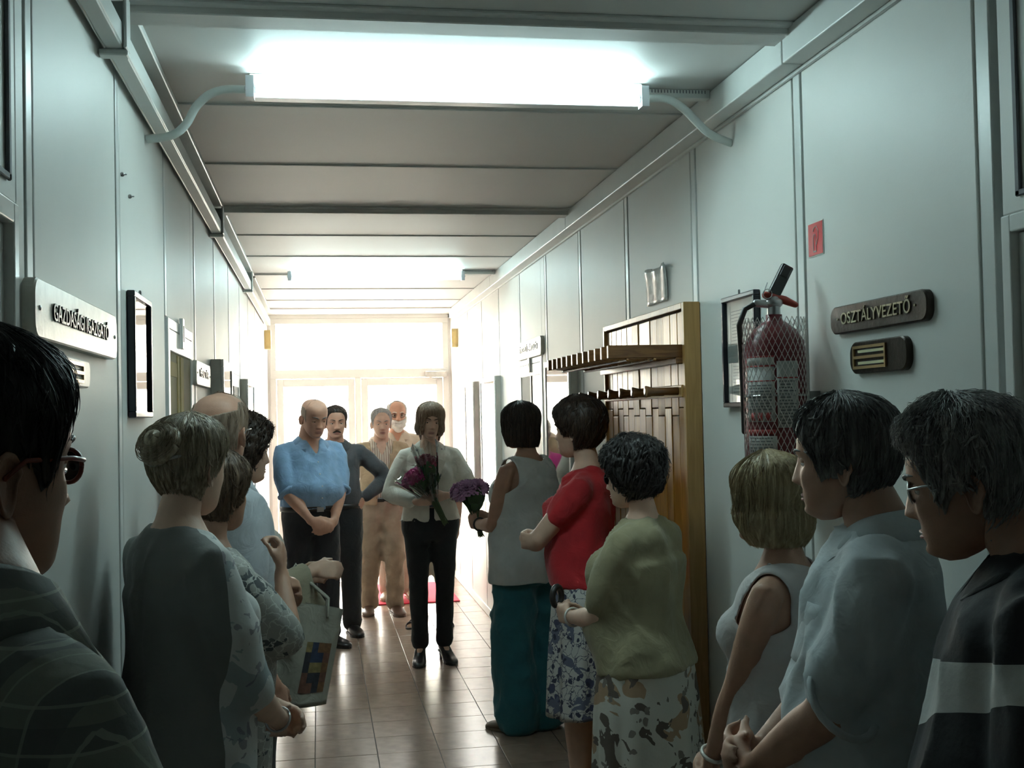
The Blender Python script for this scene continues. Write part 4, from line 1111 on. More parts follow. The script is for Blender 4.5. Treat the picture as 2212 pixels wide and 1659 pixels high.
# ------------------------------------------------------------------ cloth patterns
def pattern(name, base, layers, rough=.8, bump=.25):
    """base cloth with printed layers: (scale, threshold, colour, kind)"""
    m, nt, N, L, b = nmat(name); tc = N.new('ShaderNodeTexCoord'); cur = None
    nz0 = N.new('ShaderNodeTexNoise'); nz0.inputs['Scale'].default_value = 30; L.new(tc.outputs['Object'], nz0.inputs[0])
    for sc, thr, col, kind in layers:
        if kind == 'noise':
            t = N.new('ShaderNodeTexNoise'); t.inputs['Scale'].default_value = sc; t.inputs['Detail'].default_value = 3; t.inputs['Distortion'].default_value = 1.2; L.new(tc.outputs['Object'], t.inputs[0]); out = t.outputs['Fac']
        elif kind == 'flower':
            mp = N.new('ShaderNodeVectorMath'); mp.operation = 'MULTIPLY_ADD'; L.new(nz0.outputs['Color'], mp.inputs[0]); mp.inputs[1].default_value = (.035,)*3; L.new(tc.outputs['Object'], mp.inputs[2])
            t = N.new('ShaderNodeTexVoronoi'); t.inputs['Scale'].default_value = sc; L.new(mp.outputs[0], t.inputs['Vector']); out = t.outputs['Distance']
        elif kind == 'vein':
            mp = N.new('ShaderNodeVectorMath'); mp.operation = 'MULTIPLY_ADD'; L.new(nz0.outputs['Color'], mp.inputs[0]); mp.inputs[1].default_value = (.05,)*3; L.new(tc.outputs['Object'], mp.inputs[2])
            t = N.new('ShaderNodeTexVoronoi'); t.feature = 'DISTANCE_TO_EDGE'; t.inputs['Scale'].default_value = sc; L.new(mp.outputs[0], t.inputs['Vector']); out = t.outputs['Distance']
        elif kind[0] == 'band':      # stripes across an axis
            sx = N.new('ShaderNodeSeparateXYZ'); L.new(tc.outputs['Object'], sx.inputs[0])
            mu = N.new('ShaderNodeMath'); mu.operation = 'MULTIPLY'; mu.inputs[1].default_value = sc; L.new(sx.outputs[kind[1]], mu.inputs[0])
            fr = N.new('ShaderNodeMath'); fr.operation = 'FRACT'; L.new(mu.outputs[0], fr.inputs[0]); out = fr.outputs[0]
        elif kind[0] == 'half':      # one side of the garment, soft edge at an offset along a direction
            dp = N.new('ShaderNodeVectorMath'); dp.operation = 'DOT_PRODUCT'; L.new(tc.outputs['Object'], dp.inputs[0]); dp.inputs[1].default_value = kind[1]; out = dp.outputs['Value']
        cm = N.new('ShaderNodeMath'); cm.operation = 'LESS_THAN'; cm.inputs[1].default_value = thr; L.new(out, cm.inputs[0])
        fac = cm.outputs[0]
        mx = N.new('ShaderNodeMix'); mx.data_type = 'RGBA'; L.new(fac, mx.inputs['Factor'])
        if cur is None: mx.inputs['A'].default_value = rgb(base)
        else: L.new(cur, mx.inputs['A'])
        mx.inputs['B'].default_value = rgb(col)
        if len(col) > 3: mm = N.new('ShaderNodeMath'); mm.operation = 'MULTIPLY'; mm.inputs[1].default_value = col[3]; L.new(fac, mm.inputs[0]); L.new(mm.outputs[0], mx.inputs['Factor'])
        cur = mx.outputs['Result']
    L.new(cur, b.inputs['Base Color']); b.inputs['Roughness'].default_value = rough
    n2 = N.new('ShaderNodeTexNoise'); n2.inputs['Scale'].default_value = 55; n2.inputs['Detail'].default_value = 4; L.new(tc.outputs['Object'], n2.inputs[0])
    bp = N.new('ShaderNodeBump'); bp.inputs['Strength'].default_value = bump; bp.inputs['Distance'].default_value = .006; L.new(n2.outputs['Fac'], bp.inputs['Height']); L.new(bp.outputs[0], b.inputs['Normal'])
    return m
def cloth(name, c, var=.1, rough=.85, bump=.55, bscale=13): return mat(name, c, rough, var, 12, bump, bscale, sheen=.15)

SK_A = skinmat('skin_ruddy', (.56, .31, .22)); SK_B = skinmat('skin_fair', (.62, .40, .30)); SK_C = skinmat('skin_tan', (.40, .22, .15))
HM_BLACK = hairmat('hair_black', (.012, .010, .010), (.03, .026, .024)); HM_DARK = hairmat('hair_dark_brown', (.022, .013, .009), (.06, .036, .024))
HM_GREY = hairmat('hair_dark_grey', (.05, .048, .046), (.17, .165, .16)); HM_GREYB = hairmat('hair_grey', (.11, .108, .105), (.30, .29, .28))
HM_BLOND = hairmat('hair_blond', (.24, .17, .085), (.50, .40, .24)); HM_ASH = hairmat('hair_ash_blond', (.16, .115, .07), (.46, .37, .26))
HM_BROWN = hairmat('hair_brown', (.07, .04, .022), (.16, .10, .06)); HM_SILVER = hairmat('hair_silver', (.30, .29, .28), (.52, .5, .48)); HM_WHITE = hairmat('hair_white', (.6, .58, .55), (.8, .78, .75)); HM_COPPER = hairmat('hair_light_brown', (.22, .135, .085), (.44, .31, .21))
BLACK = cloth('black_cloth', (.012, .012, .014)); SHOE = mat('black_leather', (.014, .013, .013), .28)
MAN_EDGE = [(0, .078), (30, .075), (45, .055), (60, .022), (74, -.03), (82, .006), (102, .010), (112, -.05), (130, -.078), (180, -.085)]
CURLY_EDGE = [(0, .058), (35, .045), (55, .012), (70, -.035), (90, -.062), (120, -.085), (180, -.095)]
BOB_EDGE = [(0, .040), (28, .034), (40, .01), (50, -.06), (62, -.105), (90, -.112), (180, -.118)]
def vneck(p, zv, wd, back=None, zb=1.44):
    k, h = p.k, p.heel
    def f(c):
        x, y, z = c[:, 0], c[:, 1], c[:, 2]; r = (z > (zv-.03)*k+h+np.abs(x)*wd) & (y > -.02*k) & (np.abs(x) < .09*k)
        if back is not None: r |= (z > (back-.03)*k+h+np.abs(x)*.35)
        return r
    return f
def either(*fs): return lambda c: np.logical_or.reduce([f(c) for f in fs])
def armhole(p, rx=.155, z=1.30):
    z -= .03; rx -= .012
    def f(c): return (np.abs(c[:, 0]) > rx*p.k*(.55+.45*p.ws)+np.maximum(0, (z*p.k+p.heel-c[:, 2]))*.9) & (c[:, 2] > (z-.1)*p.k+p.heel)
    return f
def buttons(p, m, zs, parent, dx=0.):
    for z in zs:
        a, b, y = p.tor(z); c = p.L((dx, (y+b)*p.k+.017, z*p.k+p.heel)); V, F = ellipsoid(c, (.005, .002, .005), 10, 6); O('button', V, F, m, parent, True)
def pocket(p, m, x, z, parent, w=.1, h=.11):
    a, b, y = p.tor(z); n = 6; V = []
    for i in range(n+1):
        for j in range(n+1):
            xx = x+(i/n-.5)*w; zz = z+(j/n-.5)*h; aa, bb, yy = p.tor(zz); q = max(.02, 1-(abs(xx)/aa)**2.5)**(1/2.5)
            V.append(p.L((xx*p.k, (yy+bb*q)*p.k+.0165, zz*p.k+p.heel)))
    F = [(i*(n+1)+j, (i+1)*(n+1)+j, (i+1)*(n+1)+j+1, i*(n+1)+j+1) for i in range(n) for j in range(n)]
    o = O('pocket', V, F, m, parent, True); o.modifiers.new('t', 'SOLIDIFY').thickness = .004; return o
CLASP = {1: dict(w=(.085, .215, .875), dir=(-.85, .25, -.45), palm=(-.15, -1, -.1), pole=(1, -.35, 0), curl=.3), -1: dict(w=(-.085, .20, .855), dir=(.85, .3, -.4), palm=(.1, -1, .1), pole=(-1, -.35, 0), curl=.3)}

# ------------------------------------------------------------------ people round the far end
def p_bald():
    p = Person((-.07, 8.52), 1.80, 'm', -158, ws=1.1, sh=-.014, belly=.085, head=(4, -16, 0), arms=CLASP, skin=SK_A, feet={1: (.12, -.02, -12), -1: (-.12, .03, 14)}, fwd=.03, neck=1.12, headscale=1.06)
    tag(p.root, 'bald man in light blue shirt and dark trousers, hands clasped in front', 'person')
    bl = cloth('light_blue_shirt', (.24, .40, .62), var=.14)
    sh = p.top(bl, z0=.93, sl=.93, inf=.016, loose=.25, cut=vneck(p, 1.33, 2.2), amp=0.0072, seed=11, slr=1.22)
    p.collar(bl, parent=sh, drop=.06); buttons(p, M_PAPER, (1.26, 1.18, 1.10, 1.02), sh)
    for i in (-1, 1): p.wristband(i, bl, 'sleeve_cuff', 1.0, .064, .014)
    p.trousers(cloth('navy_trousers', (.022, .022, .028)), z1=.955, inf=.010, seed=12); b = p.band(.945, SHOE, inf=.017)
    a, bb, y = p.tor(.945); c = p.L((0, (y+bb)*p.k+.019, .945*p.k)); m = MB().box(c.x-.025, c.x+.025, c.y-.004, c.y+.006, c.z-.02, c.z+.02); OB('buckle', m, M_STEEL, b)
    p.face(brow=HM_GREY, gaze=(-.002, -.002), lids=.9); p.shoes(SHOE)
    hair(p, hairmat('hair_stubble', (.22, .14, .10), (.30, .20, .15)), [(0, .1165), (66, .115), (72, -.03), (84, .0), (102, .0), (112, -.05), (180, -.08)], [(0, .0015), (70, .002), (90, .002), (180, .0025)], ustart=.62, strands=0, hang=False, streak=0)
p_bald()
def p_grey_shirt():
    p = Person((.12, 9.02), 1.735, 'm', 180, ws=1.03, belly=.03, head=(6, -4, 0), arms={-1: dict(w=(-.20, .03, 1.0), pole=(-1, -.35, .15), dir=(.45, .35, -.8), palm=(.8, -.5, 0), curl=.2)}, skin=SK_A, feet={1: (.14, 0, -10), -1: (-.10, .08, 14)})
    tag(p.root, 'moustached man in charcoal long-sleeved shirt with one hand on his hip', 'person')
    ch = cloth('charcoal_shirt', (.075, .078, .088), var=.16)
    sh = p.top(ch, z0=.93, sl={-1: 1.88, 1: 1.88}, inf=.014, loose=.2, cut=vneck(p, 1.40, 2.4), seed=21, amp=0.0072); p.collar(ch, parent=sh); buttons(p, M_DARKPLASTIC, (1.32, 1.24, 1.16, 1.08, 1.0), sh)
    p.trousers(BLACK, z1=.96, seed=22); p.band(.95, SHOE, inf=.015); p.face(brow=HM_DARK); p.shoes(SHOE)
    hair(p, HM_DARK, MAN_EDGE, [(0, .013), (70, .008), (180, .010)], strands=350, slen=.35, hang=False)
    mb = MB(); mb.tube([(x, head_front(x, -.057)+.001, -.056-.012*abs(x)/.03) for x in np.linspace(-.03, .03, 9)], [.002, .005, .0065, .007, .0065, .007, .0065, .005, .002], 8); p.hpart('moustache', mb.v, mb.f, HM_DARK)
p_grey_shirt()
def p_vest():
    p = Person((.51, 9.78), 1.715, 'm', 180, ws=.98, belly=.03, head=(4, -4, 0), arms={1: dict(w=(.22, -.02, .84), pole=(.4, -1, 0)), -1: dict(w=(-.25, .03, .83), pole=(-.4, -1, 0))}, skin=SK_B, feet={1: (.12, -.04, -6), -1: (-.09, .03, 12)})
    tag(p.root, 'grey-haired man in beige vest over striped shirt and khaki trousers', 'person')
    st = pattern('striped_shirt', (.62, .57, .48), [(55, .35, (.35, .25, .2), ('band', 0))]); be = cloth('beige_vest', (.40, .31, .20), var=.15)
    sh = p.top(st, z0=.93, sl=.7, inf=.012, cut=vneck(p, 1.34, 2.0), seed=31); p.collar(st, parent=sh)
    def opn(c): return (np.abs(c[:, 0]) < .045*p.k+np.maximum(0, c[:, 2]-1.2*p.k)*.25) & (c[:, 1] > 0)
    v = p.top(be, z0=.90, sl=.22, inf=.024, name='vest', cut=opn, seed=32, amp=0.0072, slr=1.15, loose=.3); pocket(p, be, .11, 1.27, v); pocket(p, be, -.11, 1.27, v)
    p.trousers(cloth('khaki_trousers', (.33, .27, .20), var=.15), z1=.96, inf=.016, seed=33, amp=0.0108); p.band(.95, SHOE, inf=.018); p.face(brow=HM_GREYB, lids=.5); p.shoes(mat('brown_leather', (.10, .06, .04), .4))
    hair(p, HM_SILVER, [(0, .092), (25, .088), (45, .06), (60, .022), (74, -.03), (82, .006), (102, .010), (112, -.05), (130, -.078), (180, -.085)], [(0, .008), (60, .008), (180, .009)], strands=300, slen=.3, hang=False)
p_vest()
def p_beard():
    p = Person((.69, 10.5), 1.77, 'm', 180, ws=1.02, belly=.03, head=(4, 0, 0), skin=SK_A, feet={1: (.1, 0, -10), -1: (-.09, .02, 10)})
    p.root.location.z = .012
    tag(p.root, 'white-bearded man with glasses standing behind the man in the vest', 'person')
    sc = cloth('cream_shirt', (.55, .47, .38)); sh = p.top(sc, z0=.88, sl=.7, inf=.016, loose=.4, cut=vneck(p, 1.37, 2.2), seed=41); p.collar(sc, parent=sh); buttons(p, M_PAPER, (1.3, 1.22, 1.14), sh)
    p.trousers(cloth('stone_trousers', (.42, .36, .29)), z1=.96, inf=.018, seed=42, amp=0.0108); p.face(brow=HM_WHITE); p.shoes(mat('tan_leather', (.35, .24, .16), .45)); p.glasses(M_DARKPLASTIC)
    hair(p, HM_WHITE, [(0, .1165), (52, .112), (62, .03), (74, -.04), (82, .004), (102, .008), (112, -.05), (180, -.085)], [(0, .003), (60, .006), (180, .010)], ustart=.45, locks=60, strands=250, slen=.3, hang=False)
    mb = MB(); rs = random.Random(5); n = 28; rows = []
    for i in range(11):
        row = []
        for j in range(n+1):
            q = radians(-84+168*j/n); zt = -.052+.038*(abs(j/n*2-1))**2.2; z = zt+(-.136+.05*(abs(j/n*2-1))**2-zt)*i/10
            zz = max(z, -.105); x, y = head_base(zz, q); e = .007+.006*noise.noise(Vector((x*60, z*60, 0)))+(.010 if z < -.085 else 0)
            if i in (0, 10): e = -.003
            fr = cos(q); 
            if abs(x) < .026 and -.081 < z < -.06: e = -.004
            if abs(x) < .02 and z > -.05: e = -.006
            bump = face_bump(abs(x), zz)*max(0, fr)
            row.append(Vector((x*(1+e/.07), y+bump*.8+e*max(.3, fr), z)))
        rows.append(row)
    V = [v for r in rows for v in r]; F = [(i*(n+1)+j, (i+1)*(n+1)+j, (i+1)*(n+1)+j+1, i*(n+1)+j+1) for i in range(10) for j in range(n)]
    o = p.hpart('beard', V, F, HM_WHITE); o.modifiers.new('t', 'SOLIDIFY').thickness = .012
p_beard()
def p_honoree():
    A = {1: dict(w=(.095, .215, 1.045), dir=(-.8, .45, .1), palm=(-.3, -.6, .6), pole=(.9, -.55, -.2), curl=.7), -1: dict(w=(-.085, .225, 1.085), dir=(.8, .45, -.15), palm=(.3, -.7, .4), pole=(-.9, -.55, -.2), curl=.7)}
    p = Person((.725, 7.78), 1.725, 'f', 180, ws=1.06, bust=.95, head=(4, -5, -5), arms=A, skin=SK_B, heel=.055, feet={1: (.085, .02, -9), -1: (-.085, -.01, 12)}, voxel=.0085)
    tag(p.root, 'woman in white jacket and black trousers holding two wrapped bouquets', 'person')
    wj = cloth('white_jacket', (.72, .69, .62), var=.06); inn = cloth('dark_blouse', (.10, .11, .14))
    p.top(inn, z0=1.0, sl=0, inf=.009, name='blouse', cut=vneck(p, 1.32, 1.3), seed=51, amp=0.0018)
    def opn(c): return (np.abs(c[:, 0]) < .012+np.maximum(0, c[:, 2]-(1.14*p.k+p.heel))*.34) & (c[:, 1] > .0)
    j = p.top(wj, z0=.905, sl=1.72, inf=.017, name='jacket', cut=opn, seed=52, amp=0.0063, loose=.35, slr=1.18)
    p.collar(wj, parent=j, spread=34, drop=.05, r=.06)
    for i in (-1, 1):      # lapels
        V = [p.L((i*x*p.k, y*p.k+.004, z*p.k+p.heel)) for x, y, z in ((.05, .082, 1.405), (.095, .075, 1.375), (.078, .112, 1.325), (.100, .118, 1.31), (.018, .152, 1.135), (.030, .120, 1.335))]
        F = [(0, 1, 2, 5), (5, 2, 3, 4)]; F = F if i < 0 else [f[::-1] for f in F]
        o = O('lapel', V, F, wj, j); o.modifiers.new('t', 'SOLIDIFY').thickness = .006
    p.trousers(BLACK, z1=1.0, zh=.05, inf=.008, seed=53, prof=[.092, .088, .072, .06, .058, .052, .056]); p.face(brow=HM_BROWN, gaze=(.001, -.002), lids=.6); p.shoes(SHOE)
    hair(p, HM_COPPER, [(0, .044), (22, .036), (32, .01), (42, -.05), (50, -.092), (90, -.10), (180, -.105)], [(0, .014), (60, .020), (120, .026), (180, .028)], strands=900, slen=.7, flare=.012, tuck=.012, hang=True, seed=8)
    V, F = tube([p.L((.075*p.k*sin(a), (.062*cos(a)-.005)*p.k+(.02 if cos(a) > 0 else 0), (1.405-.05*max(0, cos(a)))*p.k+p.heel)) for a in np.linspace(0, 2*pi, 28)], .002, 5, False); O('necklace', V, F, M_BRASS, p.root, True)
    return p
HON = p_honoree()
def p_fuchsia():
    p = Person((.86, 9.13), 1.60, 'f', 180, ws=1.12, bust=1., head=(0, 0, 0), skin=SK_C, feet={1: (.13, 0, -28), -1: (-.09, .02, 8)})
    tag(p.root, 'woman in fuchsia top, white cropped trousers and sandals standing behind the honoured woman', 'person')
    p.top(cloth('fuchsia_top', (.50, .03, .20)), z0=.84, sl=.5, inf=.016, loose=.4, seed=61, cut=vneck(p, 1.36, 1.0)); p.trousers(cloth('white_trousers', (.60, .54, .46)), z1=1.0, zh=.30, inf=.012, seed=62); p.face(brow=HM_BROWN)
    p.shoes(mat('dark_sandal', (.06, .05, .05), .5), 'sandal', sandal=True)
    hair(p, HM_BROWN, CURLY_EDGE, [(0, .016), (90, .02), (180, .022)], lump=.005, strands=250, hang=False)
p_fuchsia()

# ------------------------------------------------------------------ women along the coat rack side
def p_white_top():
    A = {-1: dict(w=(-.075, .285, 1.06), dir=(.25, .9, .05), palm=(.9, -.2, .2), pole=(-.5, -.6, -.8), curl=(.95, .9, .6, .35)), 1: dict(w=(.03, .29, 1.08), dir=(-.45, .85, .05), palm=(-.8, -.3, .2), pole=(.9, -.5, -.6), curl=.9)}
    p = Person((1.065, 6.0), 1.70, 'f', 38, ws=1.12, bust=1.1, belly=.02, head=(6, -2, 0), arms=A, skin=SK_C, voxel=.008, feet={1: (.08, -.02, -10), -1: (-.09, .03, 8)})
    tag(p.root, 'dark-bobbed woman in white sleeveless top and teal trousers holding a purple bouquet', 'person')
    wt = cloth('white_linen', (.52, .53, .52)); sh = p.top(wt, z0=.775, sl=.12, inf=.026, loose=.5, flare=.025, name='sleeveless_top', cut=either(vneck(p, 1.36, .9, 1.425), armhole(p, .152, 1.32)), seed=71, amp=0.0081)
    p.trousers(cloth('teal_trousers', (.018, .12, .145)), z1=.98, zh=.075, inf=.02, seed=72, amp=0.0108, prof=[.10, .10, .098, .096, .098, .10, .104]); p.face(brow=HM_DARK); p.shoes(mat('tan_shoe', (.16, .11, .07), .45))
    hair(p, HM_DARK, BOB_EDGE, [(0, .014), (60, .017), (180, .020)], strands=1200, slen=.6, tuck=.012, flare=.004, hang=True, seed=9)
    p.wristband(-1, M_DARKPLASTIC, 'watch', 1.86, .034, .005)
    return p
WT = p_white_top()
def p_red():
    A = {-1: dict(w=(.07, .25, 1.12), dir=(.9, -.1, .1), palm=(.1, -1, -.2), pole=(-.7, .5, -.8), curl=.5), 1: dict(w=(-.07, .245, 1.14), dir=(-.95, -.15, -.05), palm=(0, -1, 0), pole=(1, -.1, -.7), curl=.75)}
    p = Person((1.078, 4.68), 1.695, 'f', 66, ws=1.16, bust=1.2, belly=.04, head=(-18, -2, 0), arms=A, skin=SK_B, voxel=.008, feet={1: (.09, 0, -8), -1: (-.09, .04, 8)})
    tag(p.root, 'woman in red T-shirt and navy floral skirt with folded arms', 'person')
    rd = cloth('red_tshirt', (.42, .012, .018), var=.16); sh = p.top(rd, z0=.945, sl=.45, inf=.014, loose=.2, cut=vneck(p, 1.37, 1.0), seed=81, amp=0.0072, slr=1.15)
    fl = pattern('navy_floral', (.50, .49, .47), [(15, .30, (.06, .065, .12), 'flower'), (26, .03, (.07, .07, .11), 'vein'), (10, .42, (.12, .13, .19), 'noise'), (24, .26, (.04, .04, .07), 'flower')])
    p.skirt(fl, z1=1.0, zh=.44, flare=.035, folds=8, amp=0.0120, seed=3); p.face(brow=HM_DARK); p.shoes(mat('dark_sandal', (.06, .05, .05), .5), 'sandal', sandal=True)
    hair(p, HM_DARK, [(0, .05), (35, .04), (55, .01), (68, -.02), (80, -.03), (95, -.03), (115, -.085), (180, -.10)], [(0, .022), (60, .026), (120, .034), (180, .036)], lump=.006, lfreq=45, strands=900, slen=.3, curl=.004, hang=False, seed=10)
    p.wristband(1, M_BRASS, 'bracelet', 1.9, .034, .003)
p_red()
def p_olive():
    A = {-1: dict(w=(-.045, .29, 1.045), dir=(.45, .85, .05), palm=(.85, -.3, .1), pole=(-.6, -.4, -.9), curl=.8), 1: dict(w=(.07, .28, 1.03), dir=(-.7, .65, .1), palm=(-.6, -.6, .3), pole=(.8, -.4, -.9), curl=.8)}
    p = Person((1.055, 3.76), 1.54, 'f', 46, ws=1.22, bust=1.25, belly=.07, head=(4, -6, 0), arms=A, skin=SK_B, voxel=.008)
    tag(p.root, 'short curly-haired woman in olive knit top and blotched white skirt beside the coat rack', 'person')
    ol = cloth('olive_knit', (.27, .235, .14), var=.12); sh = p.top(ol, z0=.875, sl=.78, inf=.014, loose=.55, cut=vneck(p, 1.42, .9), seed=91, amp=0.0072, slr=1.18)
    sk = pattern('blotched_skirt', (.55, .53, .48), [(7, .42, (.36, .24, .15), 'noise'), (10, .44, (.11, .085, .07), 'noise'), (17, .22, (.20, .17, .15), 'flower')])
    p.skirt(sk, z1=.95, zh=.22, flare=.035, folds=10, amp=0.0100, seed=5); p.face(brow=HM_DARK); p.shoes(SHOE)
    hair(p, HM_BLACK, CURLY_EDGE, [(0, .026), (60, .034), (120, .042), (180, .042)], lump=.014, lfreq=38, locks=420, lockr=.0055, strands=1200, slen=.22, curl=.011, fly=.010, hang=False, seed=12)
    p.glasses(M_DARKPLASTIC, .023, M_DARKGLASS); p.wristband(-1, M_ALU, 'watch', 1.86, .034, .004)
    e = empty('phone', (0, 0, 0)); return p
def p_olive_all():
    p = p_olive(); bpy.data.objects.remove(bpy.data.objects['phone'], do_unlink=True)
    c = p.root.location; M = Matrix.Translation(c) @ Matrix.Rotation(radians(46), 4, 'Z'); w = M @ (p.W[-1]+p.hand[-1][0]*.085)
    P = [(w.x+.028*sin(a)*.7, w.y+.028*sin(a)*.7, w.z+.055+.034*cos(a)) for a in np.linspace(-2.6, 2.6, 16)]
    o = OB('hand_strap', MB().tube(P, .011, 8), M_DARKPLASTIC, None, True); tag(o, 'small dark looped strap held in the hand of the curly-haired woman', 'strap')
p_olive_all()
def p_blond():
    A = {1: dict(w=(.055, .215, .845), dir=(-.75, .45, -.4), palm=(-.2, -1, 0), pole=(.9, -.5, 0), curl=.5), -1: dict(w=(-.06, .20, .84), dir=(.7, .5, -.45), palm=(.1, -1, 0), pole=(-.9, -.5, 0), curl=.5)}
    p = Person((1.115, 2.72), 1.525, 'f', 50, ws=1.14, bust=1.0, belly=.03, head=(0, -2, 0), arms=A, skin=SK_C, voxel=.008)
    tag(p.root, 'blond-bobbed woman in sleeveless white dress with a bracelet', 'person')
    wd = cloth('white_dress', (.54, .52, .52), bump=.25); p.top(wd, z0=.80, sl=.12, inf=.012, loose=.1, name='dress_bodice', cut=either(vneck(p, 1.32, 1.1, 1.43), armhole(p, .145, 1.30)), seed=101, amp=0.0054)
    p.skirt(wd, z1=1.02, zh=.45, flare=.05, folds=7, amp=0.0080, seed=6, name='dress_skirt'); p.face(brow=HM_ASH); p.shoes(SHOE)
    hair(p, HM_BLOND, [(0, .034), (28, .03), (40, .0), (52, -.08), (64, -.118), (90, -.125), (180, -.128)], [(0, .016), (60, .022), (120, .028), (180, .03)], strands=2200, slen=.75, srad=.0006, tuck=.022, flare=.014, hang=True, seed=13)
    p.wristband(-1, M_ALU, 'bracelet', 1.88, .033, .005); p.wristband(1, M_DARKPLASTIC, 'watch', 1.88, .033, .005)
p_blond()
def p_pale_shirt():
    A = {1: dict(w=(.05, .25, .95), dir=(-.8, .5, .1), palm=(-.2, -1, 0), pole=(.8, -.6, -.3), curl=.5), -1: dict(w=(-.06, .25, .945), dir=(.75, .55, .15), palm=(.1, -1, .1), pole=(-.8, -.6, -.3), curl=.5)}
    p = Person((1.085, 2.17), 1.662, 'm', 62, ws=1.06, belly=.06, sh=.022, head=(-12, -3, 0), arms=A, skin=SK_C, voxel=.008, fwd=.02)
    tag(p.root, 'dark-haired man in pale short-sleeved shirt with a chest pocket', 'person')
    ps = cloth('pale_blue_shirt', (.50, .55, .58), bump=.3); sh = p.top(ps, z0=.86, sl=.80, inf=.018, loose=.4, cut=vneck(p, 1.42, 2.5), seed=111, amp=0.0080, slr=1.1); p.collar(ps, parent=sh, drop=.07, tall=.04); buttons(p, M_PAPER, (1.34, 1.26, 1.18, 1.10, 1.02, .94), sh); pocket(p, ps, -.10, 1.24, sh, .11, .12)
    p.wristband(-1, ps, 'sleeve_cuff', .80, .074, .008); p.trousers(cloth('dark_trousers', (.03, .03, .034)), z1=.96, seed=112); p.face(brow=HM_GREY); p.shoes(SHOE)
    hair(p, HM_GREY, [(0, .058), (30, .055), (45, .035), (60, .005), (74, -.04), (82, -.032), (102, -.035), (112, -.065), (130, -.085), (180, -.095)], [(0, .020), (60, .018), (120, .022), (180, .022)], lump=.003, strands=1600, slen=.35, srad=.0006, curl=.002, hang=False, seed=14)
p_pale_shirt()
def p_polo():
    p = Person((1.085, 1.64), 1.655, 'm', 56, ws=1.14, belly=.07, sh=.035, head=(-8, -10, 0), skin=SK_C, voxel=.008, fwd=.05)
    tag(p.root, 'grey-haired man with glasses in dark and white banded polo shirt', 'person')
    po = pattern('banded_polo', (.50, .50, .49), [(1, -.93, (.015, .015, .018), ('half', (0, .25, -.75))), (1, -.70, (.50, .50, .49), ('half', (.25, -.3, -.62))), (1, .80, (.015, .015, .018), ('half', (-.35, 0, .9)))])
    po = pattern('banded_polo2', (.014, .014, .017), [(1, 1.26, (.50, .50, .49), ('half', (.15, .1, 1.))), (1, 1.12, (.014, .014, .017), ('half', (.45, -.1, 1.))), (1, 1.02, (.42, .42, .42), ('half', (.45, -.1, 1.))), (1, .90, (.03, .04, .06), ('half', (-.3, 0, 1.)))])
    sh = p.top(po, z0=.86, sl=.72, inf=.016, loose=.35, cut=vneck(p, 1.41, 2.), seed=121, amp=0.0072, slr=1.22); p.collar(BLACK, parent=sh, drop=.05, tall=.03)
    p.trousers(cloth('dark_trousers', (.03, .03, .034)), z1=.96, seed=122); p.face(brow=HM_GREYB); p.glasses(M_STEEL, .0195); p.shoes(SHOE)
    hair(p, hairmat('hair_salt_grey', (.14, .138, .135), (.46, .45, .44)), [(0, .062), (30, .06), (45, .045), (60, .012), (74, -.045), (82, -.015), (102, -.015), (112, -.055), (130, -.08), (180, -.09)], [(0, .026), (40, .022), (80, .014), (180, .016)], lump=.004, strands=1800, slen=.35, srad=.0006, curl=.004, fly=.012, hang=False, seed=15)
p_polo()

# ------------------------------------------------------------------ people along the other wall
def p_plaid():
    p = Person((-.305, 1.12), 1.735, 'm', -50, ws=.86, belly=.02, head=(10, -2, 0), skin=SK_C, voxel=.0085, fwd=.01, sh=.034, hx=-.10, neck=1.12, arms={1: dict(w=(.27, .05, .84), pole=(.3, -1, 0)), -1: dict(w=(-.14, .12, .86), pole=(-.05, -1, 0))})
    tag(p.root, 'black-haired man with red-brown glasses in checked grey-green shirt', 'person')
    pl = pattern('checked_shirt', (.27, .29, .245), [(15, .34, (.15, .16, .165, .75), ('band', 0)), (15, .30, (.15, .16, .16, .75), ('band', 2)), (30, .07, (.46, .5, .44, .7), ('band', 2)), (30, .07, (.44, .48, .42, .7), ('band', 0))])
    sh = p.top(pl, z0=.86, sl=.80, inf=.017, loose=.3, cut=vneck(p, 1.41, 2.3), seed=131, amp=0.0072, slr=1.25); p.collar(pl, parent=sh, drop=.06, tall=.055)
    p.trousers(cloth('dark_trousers', (.03, .03, .034)), z1=.96, seed=132); p.face(brow=HM_BLACK); p.glasses(mat('red_brown_frame', (.22, .05, .03), .3), .0195, None, .0024); p.shoes(SHOE)
    hair(p, HM_BLACK, [(0, .07), (30, .068), (45, .05), (60, .02), (74, -.03), (82, .0), (102, .004), (112, -.06), (130, -.092), (180, -.105)], [(0, .018), (60, .016), (180, .020)], lump=.002, strands=2200, slen=.25, srad=.0005, fly=.006, hang=False, seed=16)
p_plaid()
